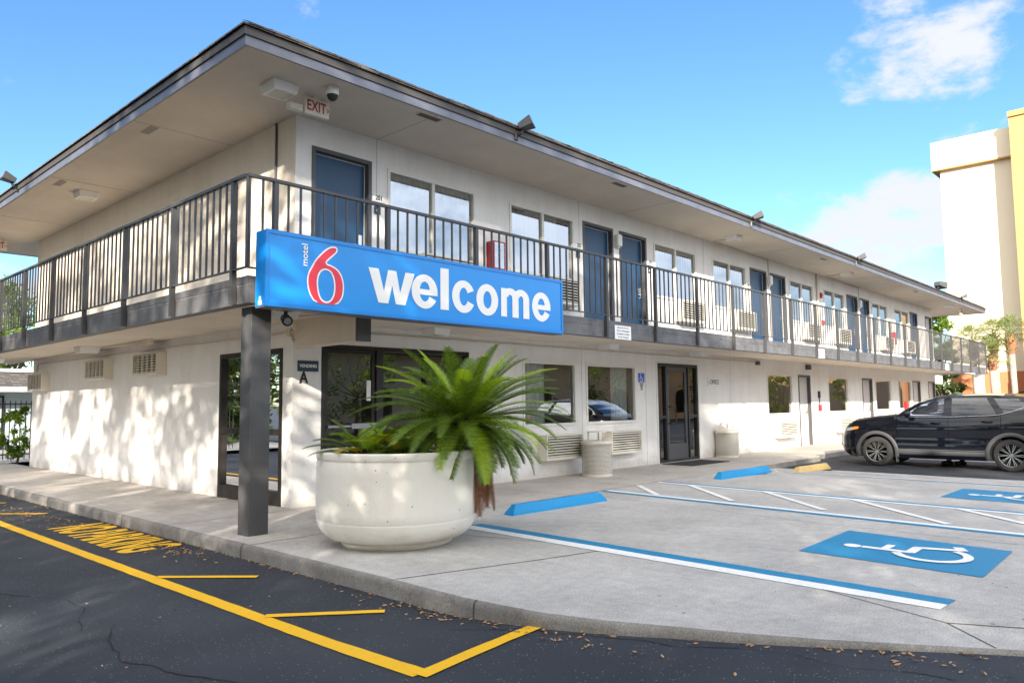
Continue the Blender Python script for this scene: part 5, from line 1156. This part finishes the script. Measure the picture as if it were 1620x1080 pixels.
# ------------------------------------------------------------------ light, sky
SUNV=Vector((-2.4,-1.64,1)).normalized();el=math.asin(SUNV.z)
sun=bpy.data.lights.new('sun','SUN');sun.energy=3.5;sun.angle=math.radians(.55);sun.color=(1,.90,.76);so=bpy.data.objects.new('sun',sun);COL.objects.link(so);so.rotation_euler=(-SUNV).to_track_quat('-Z','Y').to_euler()
w=bpy.data.worlds.new('World');sc.world=w;w.use_nodes=True;nt=w.node_tree;bg=nt.nodes['Background'];bg.inputs[1].default_value=.125
sky=N(nt,'ShaderNodeTexSky',sky_type='NISHITA');sky.sun_disc=False;sky.sun_elevation=el;sky.sun_rotation=math.atan2(SUNV.x,SUNV.y);sky.air_density=1.0;sky.dust_density=.4;sky.ozone_density=2.0
tc=N(nt,'ShaderNodeTexCoord')
# clouds: fbm on direction, limited to patches of sky
mp=N(nt,'ShaderNodeMapping');mp.inputs['Scale'].default_value=(1,1,2.0);nt.links.new(tc.outputs['Generated'],mp.inputs[0])
no=N(nt,'ShaderNodeTexNoise');no.inputs['Scale'].default_value=9.0;no.inputs['Detail'].default_value=9;no.inputs['Roughness'].default_value=.62;no.inputs['Distortion'].default_value=.15;nt.links.new(mp.outputs[0],no.inputs[0])
def pxdir(px,py):
    v=Rr*((px-810)/1192.75)+Ru*(-(py-540)/1192.75)+Rf;return v.normalized()
acc=None
for px,py,rad,amp in((1485,45,7,1.05),(1385,95,4.0,.9),(1450,110,3.5,.8),(1330,398,5.5,1.05),(1430,360,5,1.1),(1250,375,4.0,.95),(1430,410,4.5,1.1),(1525,158,1.6,.75),(1600,150,3,.75),(25,450,6,1.0),(810,8,2.6,.8),(485,5,1.4,.7),(1150,-60,6,.4),(-300,100,14,.6),(-200,480,12,.8),(2200,200,25,.8)):
    d=N(nt,'ShaderNodeVectorMath',operation='DOT_PRODUCT');d.inputs[1].default_value=pxdir(px,py) if px!='v' else Vector(py).normalized();nv=N(nt,'ShaderNodeVectorMath',operation='NORMALIZE');nt.links.new(tc.outputs['Generated'],nv.inputs[0]);nt.links.new(nv.outputs[0],d.inputs[0])
    mr=N(nt,'ShaderNodeMapRange',interpolation_type='SMOOTHSTEP');mr.inputs[1].default_value=math.cos(math.radians(rad*1.25));mr.inputs[2].default_value=math.cos(math.radians(rad*.25));mr.inputs[3].default_value=0;mr.inputs[4].default_value=amp;nt.links.new(d.outputs['Value'],mr.inputs[0])
    if acc is None:acc=mr
    else:
        a=N(nt,'ShaderNodeMath',op='MAXIMUM');nt.links.new(acc.outputs[0],a.inputs[0]);nt.links.new(mr.outputs[0],a.inputs[1]);acc=a
a=N(nt,'ShaderNodeMath',op='MULTIPLY_ADD',i1=.42,i2=-.42);nt.links.new(acc.outputs[0],a.inputs[0])
a2=N(nt,'ShaderNodeMath',op='ADD');nt.links.new(no.outputs['Fac'],a2.inputs[0]);nt.links.new(a.outputs[0],a2.inputs[1])
cr=N(nt,'ShaderNodeMapRange',interpolation_type='SMOOTHSTEP');cr.inputs[1].default_value=.41;cr.inputs[2].default_value=.64;nt.links.new(a2.outputs[0],cr.inputs[0])
tn=N(nt,'ShaderNodeMix',data_type='RGBA',blend_type='MULTIPLY');tn.inputs[0].default_value=1;tn.inputs[7].default_value=(.90,.985,1.09,1);nt.links.new(sky.outputs[0],tn.inputs[6])
hs=N(nt,'ShaderNodeHueSaturation');hs.inputs['Saturation'].default_value=1.13;hs.inputs['Value'].default_value=.62;nt.links.new(tn.outputs[2],hs.inputs['Color'])
cc=N(nt,'ShaderNodeMix',data_type='RGBA');nt.links.new(cr.outputs[0],cc.inputs[0]);nt.links.new(hs.outputs[0],cc.inputs[6]);cc.inputs[7].default_value=(2.2,2.28,2.45,1)
# bright broken cloud added to the unseen sky behind the viewer, fills the shade
bk=N(nt,'ShaderNodeVectorMath',operation='DOT_PRODUCT');bk.inputs[1].default_value=Vector((-.60,-.60,.53)).normalized();nt.links.new(tc.outputs['Generated'],bk.inputs[0])
bm1=N(nt,'ShaderNodeMapRange',interpolation_type='SMOOTHSTEP');bm1.inputs[1].default_value=.10;bm1.inputs[2].default_value=.75;nt.links.new(bk.outputs['Value'],bm1.inputs[0])
nb=N(nt,'ShaderNodeMapRange',interpolation_type='SMOOTHSTEP');nb.inputs[1].default_value=.30;nb.inputs[2].default_value=.55;nt.links.new(no.outputs['Fac'],nb.inputs[0])
bm2=N(nt,'ShaderNodeMath',op='MULTIPLY');nt.links.new(bm1.outputs[0],bm2.inputs[0]);nt.links.new(nb.outputs[0],bm2.inputs[1])
c3=N(nt,'ShaderNodeMix',data_type='RGBA');c3.inputs[7].default_value=(7.6,7.3,6.9,1);nt.links.new(bm2.outputs[0],c3.inputs[0]);nt.links.new(cc.outputs[2],c3.inputs[6])
vk=N(nt,'ShaderNodeVectorMath',operation='DOT_PRODUCT');vk.inputs[1].default_value=Vector((.66,-.70,.30)).normalized();nt.links.new(tc.outputs['Generated'],vk.inputs[0])  # bright sky patch added out of view for the upstairs panes to reflect
vm=N(nt,'ShaderNodeMapRange',interpolation_type='SMOOTHSTEP');vm.inputs[1].default_value=.80;vm.inputs[2].default_value=.95;nt.links.new(vk.outputs['Value'],vm.inputs[0])
vn=N(nt,'ShaderNodeMath',op='MULTIPLY_ADD',i1=.7,i2=.3);nt.links.new(nb.outputs[0],vn.inputs[0]);vm2=N(nt,'ShaderNodeMath',op='MULTIPLY');nt.links.new(vm.outputs[0],vm2.inputs[0]);nt.links.new(vn.outputs[0],vm2.inputs[1])
c4=N(nt,'ShaderNodeMix',data_type='RGBA');c4.inputs[7].default_value=(4.4,5.0,5.9,1);nt.links.new(vm2.outputs[0],c4.inputs[0]);nt.links.new(c3.outputs[2],c4.inputs[6])
nt.links.new(c4.outputs[2],bg.inputs[0])
# ------------------------------------------------------------------ render settings
sc.view_settings.view_transform='Standard';sc.view_settings.look='None';sc.view_settings.exposure=1.72;sc.view_settings.gamma=1
sc.cycles.max_bounces=8;sc.cycles.transparent_max_bounces=12
